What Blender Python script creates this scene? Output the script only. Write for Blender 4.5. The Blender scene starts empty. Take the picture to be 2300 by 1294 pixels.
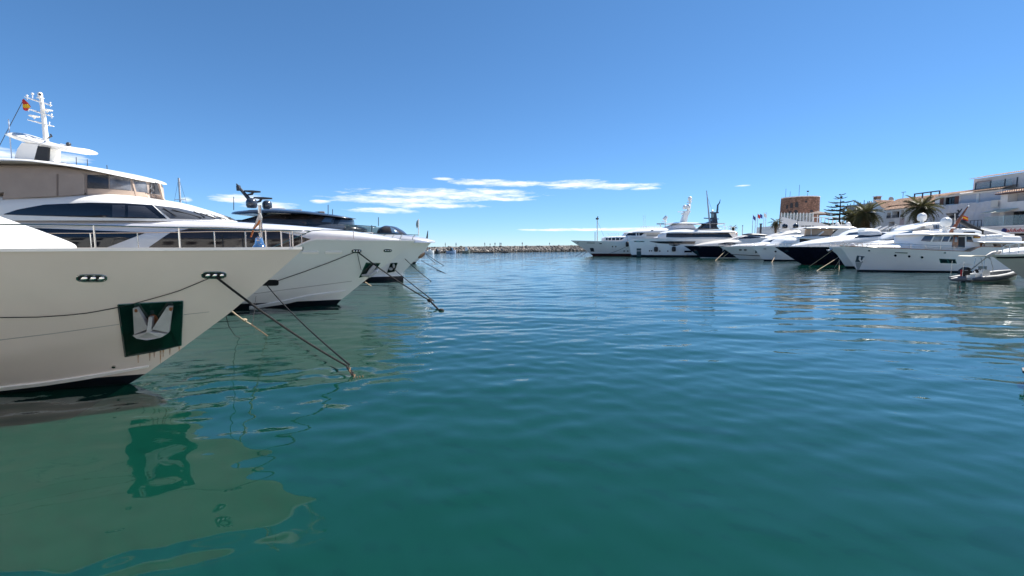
import bpy, bmesh, math, random
import numpy as np
from mathutils import Vector, Matrix, Quaternion
R = math.radians
rng = np.random.default_rng(7); random.seed(7)
sc = bpy.context.scene
C = sc.collection

# ------------------------------------------------------------------ camera
F, HZ, CX, CY, H = 1000.0, 553.0, 1150.0, 647.0, 3.0     # photo pixels; camera height in m
TH = math.atan((CY - HZ) / F)
cam_d = bpy.data.cameras.new('camera'); cam = bpy.data.objects.new('camera', cam_d); C.objects.link(cam)
cam.location = (0, 0, H); cam.rotation_euler = (math.pi/2 - TH, 0, 0)
cam_d.sensor_width = 36.0; cam_d.lens = 36.0 * F / 2300.0
cam_d.clip_start = 0.05; cam_d.clip_end = 20000
sc.camera = cam

# ------------------------------------------------------------------ sky + sun
SHOULDER = 7.0
SUN_AZ, SUN_EL = R(60), R(50)          # azimuth clockwise from +Y
w = bpy.data.worlds.new('World'); sc.world = w; w.use_nodes = True
def build_world():
    nt = w.node_tree; nd = nt.nodes; ln = nt.links; nd.clear()
    out = nd.new('ShaderNodeOutputWorld'); bg = nd.new('ShaderNodeBackground')
    sky = nd.new('ShaderNodeTexSky'); sky.sky_type = 'NISHITA'; sky.sun_disc = False
    sky.sun_elevation = SUN_EL; sky.sun_rotation = SUN_AZ
    sky.altitude = 0; sky.air_density = 0.5; sky.dust_density = 0.0; sky.ozone_density = 6.0
    bg.inputs['Strength'].default_value = 0.128
    tc = nd.new('ShaderNodeTexCoord'); sep = nd.new('ShaderNodeSeparateXYZ')
    ln.new(tc.outputs['Generated'], sep.inputs[0])
    def M(op, a, b=None, c=None, clamp=False):
        n = nd.new('ShaderNodeMath'); n.operation = op; n.use_clamp = clamp
        for i, v in enumerate((a, b, c)):
            if v is None: continue
            if isinstance(v, (int, float)): n.inputs[i].default_value = v
            else: ln.new(v, n.inputs[i])
        return n.outputs[0]
    az = M('ARCTAN2', sep.outputs[0], sep.outputs[1]); el = M('ARCSINE', sep.outputs[2])
    comb = nd.new('ShaderNodeCombineXYZ'); ln.new(M('MULTIPLY', az, 1.0), comb.inputs[0]); ln.new(M('MULTIPLY', el, 6.5), comb.inputs[1])
    def noise(scale, detail, rough, off):
        mp = nd.new('ShaderNodeMapping'); mp.inputs['Location'].default_value = off
        ln.new(comb.outputs[0], mp.inputs[0])
        n = nd.new('ShaderNodeTexNoise'); n.inputs['Scale'].default_value = scale
        n.inputs['Detail'].default_value = detail; n.inputs['Roughness'].default_value = rough
        ln.new(mp.outputs[0], n.inputs['Vector']); return n.outputs[0]
    nz = noise(24, 8, 0.66, (0, 0, 0)); nz2 = noise(7, 4, 0.5, (3, 1, 2)); nsh = noise(16, 5, 0.6, (9, 4, 1))
    clouds = [(900,452,150,9),(1010,440,190,14),(1110,434,75,9),(860,474,75,7),(970,463,110,7),(1130,449,70,5),
              (1085,413,75,8),(1165,416,85,6.5),(1000,405,20,4),(1290,417,75,10),(1385,421,85,7.5),(1450,426,34,4),
              (1290,516.5,140,3.4),(1420,515,170,4.2),(1500,516,120,4.5),(725,454,22,5),(30,352,60,16),(150,360,75,14),(545,449,62,12),
              (610,462,60,10),(430,450,14,6),(1660,420,18,2)]
    field = None
    for px, py, rx, ry in clouds:
        u = (px-CX)/F; a0 = math.atan(u); e0 = math.atan((HZ-py)/F*math.cos(a0))
        ra = rx/F*math.cos(a0)**2; re = ry*0.88/F*math.cos(a0)
        dx = M('MULTIPLY', M('SUBTRACT', az, a0), 1/ra); dy = M('MULTIPLY', M('SUBTRACT', el, e0), 1/re)
        m = M('SUBTRACT', 1.0, M('ADD', M('MULTIPLY', dx, dx), M('MULTIPLY', dy, dy)))
        field = m if field is None else M('MAXIMUM', field, m)
    field = M('MAXIMUM', field, -1.5)
    f = M('ADD', field, M('MULTIPLY', M('SUBTRACT', nz, 0.5), 4.2))
    # the same scattered low clouds all around the horizon
    band = M('SUBTRACT', 1.0, M('ABSOLUTE', M('MULTIPLY', M('SUBTRACT', el, 0.10), 14.0)))
    side = M('MULTIPLY', M('SUBTRACT', M('ABSOLUTE', az), 0.95), 6.0, clamp=True)
    g = M('ADD', M('MULTIPLY', M('SUBTRACT', nz2, 0.62), 7.0), M('SUBTRACT', M('MULTIPLY', band, 1.2), 1.0))
    g = M('ADD', g, M('MULTIPLY', M('SUBTRACT', nz, 0.5), 2.0))
    g = M('MULTIPLY', M('MULTIPLY', g, side), 1.0, clamp=True)
    cov = M('MULTIPLY', M('ADD', f, 0.25), 0.62, clamp=True)
    cov = M('MAXIMUM', cov, g); cov = M('MULTIPLY', cov, 0.93)
    cr = nd.new('ShaderNodeValToRGB'); cr.color_ramp.elements[0].color = (4.0, 4.3, 4.7, 1); cr.color_ramp.elements[1].color = (5.6, 5.6, 5.6, 1)
    cr.color_ramp.elements[0].position = 0.35; cr.color_ramp.elements[1].position = 0.6
    ln.new(nsh, cr.inputs[0])
    hs = nd.new('ShaderNodeHueSaturation'); hs.inputs['Saturation'].default_value = 1.07; hs.inputs['Value'].default_value = 1.0; hs.inputs['Hue'].default_value = 0.492
    # the bright band at the horizon is rolled off evenly by its luminance, as a camera's highlight shoulder does
    bw = nd.new('ShaderNodeRGBToBW'); ln.new(sky.outputs[0], bw.inputs[0]); vm = nd.new('ShaderNodeVectorMath'); vm.operation = 'SCALE'
    ln.new(sky.outputs[0], vm.inputs[0]); ln.new(M('DIVIDE', 1.0, M('ADD', 1.0, M('DIVIDE', bw.outputs[0], SHOULDER))), vm.inputs['Scale'])
    ln.new(vm.outputs[0], hs.inputs['Color'])
    mx = nd.new('ShaderNodeMix'); mx.data_type = 'RGBA'
    ln.new(cov, mx.inputs[0]); ln.new(hs.outputs[0], mx.inputs[6]); ln.new(cr.outputs[0], mx.inputs[7])
    ln.new(mx.outputs[2], bg.inputs['Color']); ln.new(bg.outputs[0], out.inputs[0])
build_world()
sd = bpy.data.lights.new('sun', 'SUN'); sd.energy = 5.0; sd.angle = R(0.53); sd.color = (1.0, 0.955, 0.88)
sun = bpy.data.objects.new('sun', sd); C.objects.link(sun)
sv = Vector((math.sin(SUN_AZ)*math.cos(SUN_EL), math.cos(SUN_AZ)*math.cos(SUN_EL), math.sin(SUN_EL)))
sun.rotation_euler = sv.to_track_quat('Z', 'Y').to_euler(); sun.location = (30, 60, 60)
sc.view_settings.view_transform = 'Standard'; sc.view_settings.look = 'None'
sc.view_settings.exposure = 1.0; sc.view_settings.gamma = 1.0
sc.render.engine = 'CYCLES'; sc.cycles.use_denoising = True
sc.cycles.max_bounces = 6; sc.cycles.diffuse_bounces = 3; sc.cycles.glossy_bounces = 4
sc.cycles.caustics_reflective = True; sc.cycles.caustics_refractive = False
sc.cycles.sample_clamp_indirect = 6.0

# ------------------------------------------------------------------ photo geometry -> metres
ct, st_ = math.cos(TH), math.sin(TH)
def q(px, py, Y):
    "the point at distance Y that the photo shows at (px, py): X and Z in metres"
    u = (np.asarray(px, float)-CX)/F; v = (CY-np.asarray(py, float))/F
    t = Y/(v*st_+ct)
    return u*t, H+t*(v*ct-st_)
def wat(px, py, z=0.0):
    u = (px-CX)/F; v = (CY-py)/F; t = (z-H)/(v*ct-st_)
    return Vector((u*t, t*(v*st_+ct), z))
def onx(px, py, X):
    "point on the plane x = X"
    u = (px-CX)/F; v = (CY-py)/F; t = X/u
    return t*(v*st_+ct), H+t*(v*ct-st_)

# ------------------------------------------------------------------ materials
MATS = {}
def mat(name, col, rough=0.5, metal=0.0, var=0.06, vscale=1.5, bump=0.0, bscale=20.0, coat=0.0, spec=0.5, emit=None, alpha=None, ior=None):
    if name in MATS: return MATS[name]
    m = bpy.data.materials.new(name); m.use_nodes = True
    nt = m.node_tree; b = nt.nodes['Principled BSDF']
    b.inputs['Roughness'].default_value = rough; b.inputs['Metallic'].default_value = metal
    b.inputs['Coat Weight'].default_value = coat; b.inputs['Coat Roughness'].default_value = 0.06
    b.inputs['Specular IOR Level'].default_value = spec
    if ior: b.inputs['IOR'].default_value = ior
    tc = nt.nodes.new('ShaderNodeTexCoord')
    if var > 0:
        n = nt.nodes.new('ShaderNodeTexNoise'); n.inputs['Scale'].default_value = vscale; n.inputs['Detail'].default_value = 6
        nt.links.new(tc.outputs['Object'], n.inputs['Vector'])
        r = nt.nodes.new('ShaderNodeValToRGB')
        r.color_ramp.elements[0].position = 0.3; r.color_ramp.elements[1].position = 0.7
        r.color_ramp.elements[0].color = (*[c*(1-var) for c in col], 1); r.color_ramp.elements[1].color = (*[min(1, c*(1+var)) for c in col], 1)
        nt.links.new(n.outputs[0], r.inputs[0]); nt.links.new(r.outputs[0], b.inputs['Base Color'])
    else: b.inputs['Base Color'].default_value = (*col, 1)
    if bump > 0:
        n2 = nt.nodes.new('ShaderNodeTexNoise'); n2.inputs['Scale'].default_value = bscale; n2.inputs['Detail'].default_value = 4
        nt.links.new(tc.outputs['Object'], n2.inputs['Vector'])
        bp = nt.nodes.new('ShaderNodeBump'); bp.inputs['Strength'].default_value = bump; bp.inputs['Distance'].default_value = 0.05
        nt.links.new(n2.outputs[0], bp.inputs['Height']); nt.links.new(bp.outputs[0], b.inputs['Normal'])
    if alpha is not None: b.inputs['Alpha'].default_value = alpha
    if emit: b.inputs['Emission Color'].default_value = (*emit, 1); b.inputs['Emission Strength'].default_value = 1
    MATS[name] = m; return m
def leafy(name, col, var=0.35, trans=0.45):
    m = mat(name, col, 0.55, var=var, vscale=2.0); nt = m.node_tree; b = nt.nodes['Principled BSDF']; out = nt.nodes['Material Output']
    tr = nt.nodes.new('ShaderNodeBsdfTranslucent'); mx = nt.nodes.new('ShaderNodeMixShader'); mx.inputs[0].default_value = trans
    nt.links.new(b.inputs['Base Color'].links[0].from_socket, tr.inputs[0]); nt.links.new(b.outputs[0], mx.inputs[1]); nt.links.new(tr.outputs[0], mx.inputs[2]); nt.links.new(mx.outputs[0], out.inputs[0]); return m
def glassy(name, col, alpha, rough=0.03):
    return mat(name, col, rough, 0, 0, alpha=alpha)
WHITE = mat('white_gelcoat', (0.86, 0.845, 0.81), 0.28, coat=0.4, var=0.03, vscale=0.6, bump=0.02, bscale=1.2)
CREAM = mat('cream_gelcoat', (0.74, 0.70, 0.64), 0.3, coat=0.4, var=0.03)
GREYH = mat('pale_grey_gelcoat', (0.84, 0.84, 0.81), 0.14, coat=0.9, var=0.03, vscale=0.5, bump=0.02, bscale=1.0)
SILV = mat('silver_paint', (0.55, 0.56, 0.60), 0.25, 0.35, coat=0.5, var=0.03)
PEARL = mat('pearl_white', (0.72, 0.71, 0.73), 0.22, 0.0, coat=0.6, var=0.03)
NAVY = mat('navy_gelcoat', (0.005, 0.006, 0.015), 0.12, coat=0.8, var=0.1)
DARKP = mat('dark_blue_grey_paint', (0.035, 0.045, 0.065), 0.25, coat=0.6, var=0.08)
BOOT = mat('black_antifouling', (0.006, 0.007, 0.012), 0.35, var=0.3, vscale=3)
BOOTR = mat('dark_red_antifouling', (0.06, 0.012, 0.014), 0.5, var=0.3, vscale=3)
GLASS = mat('dark_glass', (0.008, 0.010, 0.016), 0.04, spec=0.6, var=0.0)
GLASSB = mat('brown_tinted_glass', (0.030, 0.022, 0.020), 0.06, spec=0.6, var=0.5, vscale=0.8)
GLASSBL = mat('blue_tinted_glass', (0.06, 0.10, 0.16), 0.04, spec=0.8, var=0.0)
STEEL = mat('stainless_steel', (0.56, 0.55, 0.53), 0.16, 1.0, var=0.05)
CHROME = mat('chrome', (0.85, 0.85, 0.86), 0.04, 1.0, var=0)
BLACK = mat('black_rubber', (0.012, 0.012, 0.014), 0.55, var=0.2)
ROPE = mat('black_rope', (0.006, 0.006, 0.007), 0.8, var=0.4, vscale=30, bump=0.6, bscale=60)
ROPEL = mat('tan_rope', (0.42, 0.33, 0.22), 0.85, var=0.3, vscale=20, bump=0.6, bscale=50)
CHAIN = mat('rusty_chain', (0.22, 0.13, 0.07), 0.7, var=0.5, vscale=15, bump=0.5, bscale=40)
TAUPE = mat('taupe_canvas', (0.35, 0.29, 0.255), 0.85, var=0.06, vscale=2, bump=0.15, bscale=8)
TAN = mat('tan_canvas', (0.52, 0.36, 0.25), 0.85, var=0.08, bump=0.1)
VINYL = mat('clear_vinyl', (0.16, 0.165, 0.18), 0.12, spec=0.7, var=0.6, vscale=2.2, bump=0.5, bscale=2.5)
TEAK = mat('varnished_wood', (0.24, 0.075, 0.025), 0.25, coat=0.6, var=0.3, vscale=6)
TEAKD = mat('teak_deck', (0.36, 0.26, 0.17), 0.7, var=0.15, vscale=5)
GREENREFL = mat('anchor_plate_green', (0.003, 0.018, 0.012), 0.08, 0.0, spec=0.8, coat=0.5, var=0.4, vscale=2.5)  # green water reflection painted into the colour of the stainless anchor plates
GALV = mat('galvanised_steel', (0.50, 0.49, 0.50), 0.45, 0.25, var=0.12, vscale=5, bump=0.1)
RUST = mat('rust', (0.20, 0.075, 0.03), 0.85, var=0.5, vscale=20)
TUBEG = mat('grey_inflatable', (0.11, 0.12, 0.14), 0.6, var=0.1)
FLAGR = mat('red_cloth', (0.50, 0.03, 0.03), 0.8, var=0.1)
FLAGY = mat('yellow_cloth', (0.75, 0.42, 0.02), 0.8, var=0.1)
FLAGW = mat('white_cloth', (0.62, 0.60, 0.58), 0.8, var=0.1)
FLAGO = mat('orange_cloth', (0.55, 0.18, 0.05), 0.8, var=0.1)
FLAGB = mat('blue_cloth', (0.03, 0.06, 0.22), 0.8, var=0.1)
PLASTER = mat('white_plaster', (0.82, 0.79, 0.76), 0.85, var=0.07, vscale=0.8, bump=0.1, bscale=6)
PLASTER2 = mat('warm_plaster', (0.78, 0.73, 0.69), 0.85, var=0.07, vscale=0.8, bump=0.1, bscale=6)
PINKP = mat('pink_plaster', (0.58, 0.47, 0.48), 0.85, var=0.06, bump=0.1)
TILE = mat('terracotta_tiles', (0.40, 0.24, 0.155), 0.85, var=0.45, vscale=2.5, bump=0.3, bscale=10)
SHEET = mat('grey_scaffold_sheet', (0.55, 0.55, 0.58), 0.7, var=0.10, vscale=0.7, bump=0.5, bscale=1.2)
CONC = mat('concrete', (0.46, 0.43, 0.38), 0.9, var=0.15, vscale=0.6, bump=0.2, bscale=8)
ROOMD = mat('dark_interior', (0.035, 0.033, 0.035), 0.7, var=0.3)
BLIND = mat('grey_blind', (0.45, 0.44, 0.46), 0.8, var=0.04)
BROWNW = mat('brown_shutter', (0.16, 0.065, 0.045), 0.7, var=0.2)
METD = mat('dark_metal', (0.05, 0.055, 0.065), 0.45, 0.3, var=0.1)
BGLASS = glassy('balustrade_glass', (0.35, 0.45, 0.45), 0.30)
DGLASS = glassy('smoked_glass', (0.05, 0.08, 0.08), 0.55)

# ------------------------------------------------------------------ object helpers
def link(o, parent=None):
    C.objects.link(o)
    if parent is not None: o.parent = parent
    return o
def mesh_obj(name, verts, faces, m, parent=None, smooth=True, autos=None):
    me = bpy.data.meshes.new(name)
    me.from_pydata([tuple(map(float, v)) for v in verts], [], [tuple(int(i) for i in f) for f in faces])
    me.update()
    if smooth: me.polygons.foreach_set('use_smooth', [True]*len(me.polygons))
    if m is not None: me.materials.append(m)
    if autos:
        bm = bmesh.new(); bm.from_mesh(me)
        for e in bm.edges:
            if len(e.link_faces) == 2 and e.calc_face_angle(0) > R(autos): e.smooth = False
        bm.to_mesh(me); bm.free()
    return link(bpy.data.objects.new(name, me), parent)
def thing(name, label, cat, loc=(0, 0, 0), group=None):
    o = bpy.data.objects.new(name, None); o.empty_display_size = 0.3; o.location = loc
    o['label'] = label; o['category'] = cat
    if group: o['group'] = group
    return link(o)
def tag(o, label, cat, group=None):
    o['label'] = label; o['category'] = cat
    if group: o['group'] = group
    return o
class MB:
    "collects simple shapes into one mesh"
    def __init__(s): s.v = []; s.f = []
    def add(s, v, f):
        k = len(s.v); s.v += [tuple(p) for p in v]; s.f += [tuple(i+k for i in g) for g in f]; return s
    def box(s, a, b):
        x0, y0, z0 = [min(i, j) for i, j in zip(a, b)]; x1, y1, z1 = [max(i, j) for i, j in zip(a, b)]
        return s.add([(x0,y0,z0),(x1,y0,z0),(x1,y1,z0),(x0,y1,z0),(x0,y0,z1),(x1,y0,z1),(x1,y1,z1),(x0,y1,z1)],
                     [(0,3,2,1),(4,5,6,7),(0,1,5,4),(1,2,6,5),(2,3,7,6),(3,0,4,7)])
    def tube(s, pts, r, n=8, caps=True):
        pts = [Vector(p) for p in pts]; rs = r if hasattr(r, '__len__') else [r]*len(pts)
        up = Vector((0.13, 0.21, 0.97)); V = []; Fc = []
        for i, p in enumerate(pts):
            t = (pts[min(i+1, len(pts)-1)]-pts[max(i-1, 0)]).normalized()
            a = t.cross(up)
            if a.length < 1e-3: a = t.cross(Vector((1, 0, 0)))
            a.normalize(); b = t.cross(a)
            for k in range(n):
                an = 2*math.pi*k/n; V.append(p+(a*math.cos(an)+b*math.sin(an))*rs[i])
        for i in range(len(pts)-1):
            for k in range(n):
                Fc.append((i*n+k, i*n+(k+1) % n, (i+1)*n+(k+1) % n, (i+1)*n+k))
        if caps: Fc.append(tuple(range(n))); Fc.append(tuple(reversed(range((len(pts)-1)*n, len(pts)*n))))
        return s.add(V, Fc)
    def lathe(s, prof, c=(0, 0, 0), n=20):
        V = []; Fc = []; c = Vector(c)
        for r, z in prof:
            for k in range(n):
                an = 2*math.pi*k/n; V.append(c+Vector((r*math.cos(an), r*math.sin(an), z)))
        for i in range(len(prof)-1):
            for k in range(n): Fc.append((i*n+k, i*n+(k+1) % n, (i+1)*n+(k+1) % n, (i+1)*n+k))
        Fc.append(tuple(reversed(range(n)))); Fc.append(tuple(range((len(prof)-1)*n, len(prof)*n)))
        return s.add(V, Fc)
    def prism(s, pts, y0, y1):
        "polygon in (x, z) extruded along y"
        n = len(pts)
        return s.add([(p[0], y0, p[1]) for p in pts]+[(p[0], y1, p[1]) for p in pts],
                     [tuple(range(n)), tuple(reversed(range(n, 2*n)))]+[(i, n+i, n+(i+1) % n, (i+1) % n) for i in range(n)])
    def sphere(s, c, r, n=14, sq=(1, 1, 1)):
        prof = [(max(1e-3, math.sin(math.pi*i/10)), -math.cos(math.pi*i/10)) for i in range(11)]
        k = len(s.v); s.lathe(prof, (0, 0, 0), n)
        for i in range(k, len(s.v)):
            p = s.v[i]; s.v[i] = (c[0]+p[0]*r*sq[0], c[1]+p[1]*r*sq[1], c[2]+p[2]*r*sq[2])
        return s
    def build(s, name, m, parent=None, smooth=True, autos=35):
        return mesh_obj(name, s.v, s.f, m, parent, smooth, autos)
def grid_faces(nu, nv, wrap=False):
    f = []
    for i in range(nu-1):
        for j in range(nv-1 if not wrap else nv):
            j2 = (j+1) % nv; f.append((i*nv+j, i*nv+j2, (i+1)*nv+j2, (i+1)*nv+j))
    return f
def prof(pts, sm=0.0):
    "profile function z(x) from a polyline, optionally smoothed"
    pts = sorted(pts); xs = np.array([p[0] for p in pts], float); zs = np.array([p[1] for p in pts], float)
    if sm <= 0 or len(xs) < 3: return lambda x: np.interp(x, xs, zs)
    X = np.linspace(xs[0], xs[-1], 400); Z = np.interp(X, xs, zs); k = max(3, int(400*sm)) | 1
    for _ in range(2):
        Zp = np.concatenate([2*Z[0]-Z[1:k//2+1][::-1], Z, 2*Z[-1]-Z[-k//2:-1][::-1]])
        Z = np.convolve(Zp, np.ones(k)/k, 'valid')[:400]
    return lambda x: np.interp(x, X, Z)
def resample(pts, n):
    p = np.array(pts, float); d = np.r_[0, np.cumsum(np.hypot(*np.diff(p, axis=0).T))]
    t = np.linspace(0, d[-1], n); return np.c_[np.interp(t, d, p[:, 0]), np.interp(t, d, p[:, 1])]

class Boat:
    def __init__(s, name, label, cat, tip, wl, d, group=None):
        "tip: pixel of the stem head; wl: pixel where the stem meets the water; d: +1 bow towards +X, -1 towards -X"
        s.Yc = wat(*wl).y; s.d = d; X, Z = q(tip[0], tip[1], s.Yc); s.X0 = float(X); s.zt = float(Z)
        s.o = thing(name, label, cat, (s.X0, s.Yc, 0), group)
    def pt(s, px, py, dy=0.0):
        X, Z = q(px, py, s.Yc+dy); return X-s.X0, Z
    def P(s, px, py, dy=0.0):
        x, z = s.pt(px, py, dy); return Vector((float(x), dy, float(z)))
    def m(s, px): return px*s.Yc/F
    # ---- hull
    def hull(s, B, L, sheer, stem_px, Le, pw=1.7, pd=2.3, boot=0.2, chine=None, slope=0.6, hm=WHITE, bm_=BOOT, flare=0.06, cap=WHITE, caph=0.06):
        d = s.d
        stem = sorted([(float(s.pt(*p)[1]), d*float(s.pt(*p)[0])) for p in stem_px])
        z0, x0 = stem[0]; z1, x1 = stem[min(1, len(stem)-1)]
        sl = (x1-x0)/max(1e-3, z1-z0); stem = [(z0-1.2, x0-1.2*max(sl, 0.4))]+stem
        sz = np.array([a for a, _ in stem]); sx = np.array([b for _, b in stem])
        sh = prof([(-a, b) for a, b in sheer]); ch = prof([(-a, b) for a, b in chine]) if chine else None
        def half(xl, z):
            xr = d*np.asarray(xl, float); z = np.asarray(z, float)
            xs = np.interp(z, sz, sx); zs = sh(xr); v = np.clip(z/zs, 0, 1.05)
            t = np.clip((xs-xr)/Le, 0, 1); p = pw+(pd-pw)*v
            g = 1-(1-t)**p
            Fq = 1-flare*(1-v)
            if ch is not None:
                zc = ch(xr); Fq = np.where(z < zc, Fq-slope*(zc-z)/B, Fq)
            Fq = np.where(z < 0, Fq*(1+0.35*z), Fq)
            return np.maximum(B*Fq*g, 0.0)
        def sheet(zl, zu, nu, nv, name, m):
            U = np.linspace(0, 1, nu)**1.5; W = np.linspace(0, 1, nv)
            U, W = np.meshgrid(U, W, indexing='ij'); z = np.full(U.shape, 1.0); xr = -L*U
            for _ in range(12):
                lo = zl(xr); z = lo+W*(zu(xr)-lo); xr = np.interp(z, sz, sx)*(1-U)-L*U
            y = half(d*xr, z); V = np.stack([d*xr, -y, z], -1).reshape(-1, 3); n = len(V)
            V2 = V.copy(); V2[:, 1] *= -1
            Fc = grid_faces(nu, nv)
            if d < 0: Fc = [f[::-1] for f in Fc]
            f2 = [tuple(i+n for i in f[::-1]) for f in Fc]
            a = (nu-1)*nv; tr = [(a+j, a+j+1, n+a+j+1, n+a+j) for j in range(nv-1)]
            return mesh_obj(name, np.r_[V, V2], Fc+f2+tr, m, s.o, True, 28)
        hz = lambda x: np.full(np.shape(x), boot)
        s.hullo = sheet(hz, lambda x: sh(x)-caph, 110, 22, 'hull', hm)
        sheet(lambda x: np.full(np.shape(x), -0.9), hz, 70, 6, 'boot_stripe', bm_)
        # toe rail cap + deck
        x_s = float(np.interp(sh(0.0)-caph, sz, sx)); xs = x_s+(-L-x_s)*(np.linspace(0, 1, 90)**1.5); V = []; Fc = []
        z = sh(xs); y = half(d*xs, z)
        for k, (sg) in enumerate((-1, 1)):
            b = len(V)
            for xx, yy, zz in zip(xs, y, z):
                V += [(d*xx, sg*(yy+0.012), zz-caph), (d*xx, sg*(yy+0.012), zz), (d*xx, sg*max(0, yy-0.14), zz), (d*xx, sg*max(0, yy-0.14), zz-caph-0.03)]
            Fc += [tuple(i+b for i in f) for f in grid_faces(len(xs), 4)]
        mesh_obj('toe_rail', V, Fc, cap, s.o, True, 40)
        V = []; 
        for xx, yy, zz in zip(xs, y, z): V += [(d*xx, -max(0, yy-0.1), zz-caph-0.02), (d*xx, max(0, yy-0.1), zz-caph-0.02)]
        mesh_obj('deck', V, grid_faces(len(xs), 2), TEAKD, s.o, False)
        s.half = half; s.sh = lambda x: sh(d*np.asarray(x, float)); s.hsurf = half; s.B = B; s.L = L
        return s
    # ---- superstructure shell
    def shell(s, name, m, top, bot, W, nose=3.0, tail=0.3, n=4.0, tumble=0.03, sm=0.03, dy=None, parent=None, pn=2.0, px=True):
        dy = -0.85*W if dy is None else dy
        cv = (lambda L_: [tuple(float(a) for a in s.pt(x, y, dy)) for x, y in L_]) if px else (lambda L_: [(s.d*a, b) for a, b in L_])
        T, B_ = cv(top), cv(bot)
        xa = max(min(p[0] for p in T), min(p[0] for p in B_)); xb = min(max(p[0] for p in T), max(p[0] for p in B_))
        zt = prof(T, sm); zb = prof(B_, sm); d = s.d
        def wid(x):
            df = (xb-x) if d > 0 else (x-xa); da = (x-xa) if d > 0 else (xb-x)
            a = np.clip(df/nose, 0, 1); b = np.clip(da/max(tail, 1e-3), 0, 1)
            return W*(1-(1-a)**pn)**(1/pn)*(1-(1-b)**2)**0.5
        def half(x, z):
            x = np.asarray(x, float); xx = np.clip(x, xa, xb); lo = zb(xx); hi = np.maximum(zt(xx), lo+0.02)
            v = np.clip((z-lo)/(hi-lo), 0, 1)
            return wid(xx)*(1-v**n)**(1/n)*(1-tumble*np.maximum(0, z-lo))
        nu, nt = 80, 17
        xs = xa+(xb-xa)*(0.5-0.5*np.cos(np.linspace(0, math.pi, nu)))*1.0
        ts = np.linspace(0, math.pi/2, nt)
        V = []
        for x in xs:
            lo = float(zb(x)); hi = max(float(zt(x)), lo+0.02)
            vv = np.sin(ts)**(2/n); yy = float(wid(x))*np.cos(ts)**(2/n); yy[-1] = 0
            zz = lo+(hi-lo)*vv; yy = yy*(1-tumble*(zz-lo))
            ring = [(x, -a, b) for a, b in zip(yy, zz)]+[(x, a, b) for a, b in zip(yy[-2::-1], zz[-2::-1])]
            V += ring
        nv = 2*nt-1; Fc = grid_faces(nu, nv, wrap=True)
        Fc = [f[::-1] for f in Fc]
        Fc += [tuple(range(nv)), tuple(reversed(range((nu-1)*nv, nu*nv)))]
        o = mesh_obj(name, V, Fc, m, parent or s.o, True, 40)
        return half
    # ---- pixel to surface, patches
    def on(s, surf, px, py, y0=None):
        px = np.asarray(px, float); py = np.asarray(py, float)
        y = np.full(px.shape, -1.5 if y0 is None else y0)
        for _ in range(50):
            X, Z = q(px, py, s.Yc+y); yn = -surf(X-s.X0, Z); y = 0.6*y+0.4*yn
        X, Z = q(px, py, s.Yc+y); return np.stack([X-s.X0, y, Z], -1)
    def patch(s, name, surf, lower, upper, m, off=0.02, nx=28, nz=7, both=False, parent=None, depth=0.05):
        lo = resample(lower, nx); up = resample(upper, nx)
        t = np.linspace(0, 1, nz)[None, :, None]; G = lo[:, None, :]*(1-t)+up[:, None, :]*t
        Pn = s.on(surf, G[..., 0], G[..., 1])
        gu = np.gradient(Pn, axis=0); gv = np.gradient(Pn, axis=1); N = np.cross(gu, gv)
        N /= np.maximum(1e-9, np.linalg.norm(N, axis=-1, keepdims=True)); N = np.where(N[..., 1:2] > 0, -N, N)
        Q = Pn+N*off
        idx = [(i, 0) for i in range(nx)]+[(nx-1, j) for j in range(1, nz)]+[(i, nz-1) for i in range(nx-2, -1, -1)]+[(0, j) for j in range(nz-2, 0, -1)]
        V = list(Q.reshape(-1, 3)); Fc = grid_faces(nx, nz); k = len(V)
        for i, j in idx: V.append(Pn[i, j]-N[i, j]*depth)
        for a in range(len(idx)):
            b = (a+1) % len(idx); Fc.append((idx[a][0]*nz+idx[a][1], k+a, k+b, idx[b][0]*nz+idx[b][1]))
        o = mesh_obj(name, V, Fc, m, parent or s.o, True, 40)
        if both:
            V2 = [(v[0], -v[1], v[2]) for v in V]; mesh_obj(name, V2, [f[::-1] for f in Fc], m, parent or s.o, True, 40)
        return o
    def oval(s, name, surf, px, py, w_, h_, m, off=0.03, parent=None, pw=3.0, n=20, depth=0.05):
        an = np.linspace(math.pi, 0, n); c = np.sign(np.cos(an))*np.abs(np.cos(an))**(2/pw); sn = np.abs(np.sin(an))**(2/pw)
        up = [(px+w_/2*a, py-h_/2*b) for a, b in zip(c, sn)]; lo = [(px+w_/2*a, py+h_/2*b) for a, b in zip(c, sn)]
        return s.patch(name, surf, lo, up, m, off, nx=n, nz=4, parent=parent, depth=depth)
    # ---- fittings
    def rail(s, x0, x1, h, step, r=0.018, inset=0.10, sides=(-1, 1), mid=True, m=STEEL, lean=0.0, posts=None):
        "x0..x1 metres aft of the tip"
        for sg in sides:
            xs = np.linspace(x0, x1, 30); pts = []; ptm = []
            for a in xs:
                xl = -s.d*a; z = float(s.sh(xl)); y = max(0.02, float(s.half(xl, z))-inset)
                hh = h if not hasattr(h, '__call__') else h(a)
                pts.append((xl, sg*(y+lean), z+hh)); ptm.append((xl, sg*(y+lean*0.5), z+hh*0.52))
            MB().tube(pts, r, 6).build('rail', m, s.o)
            if mid: MB().tube(ptm, r*0.6, 5).build('rail', m, s.o)
            for a in (posts if posts else np.arange(x0+0.05, x1, step)):
                xl = -s.d*a; z = float(s.sh(xl)); y = max(0.02, float(s.half(xl, z))-inset)
                hh = h if not hasattr(h, '__call__') else h(a)
                MB().tube([(xl, sg*y, z-0.06), (xl, sg*(y+lean), z+hh)], r*1.1, 6).build('stanchion', m, s.o)
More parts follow.
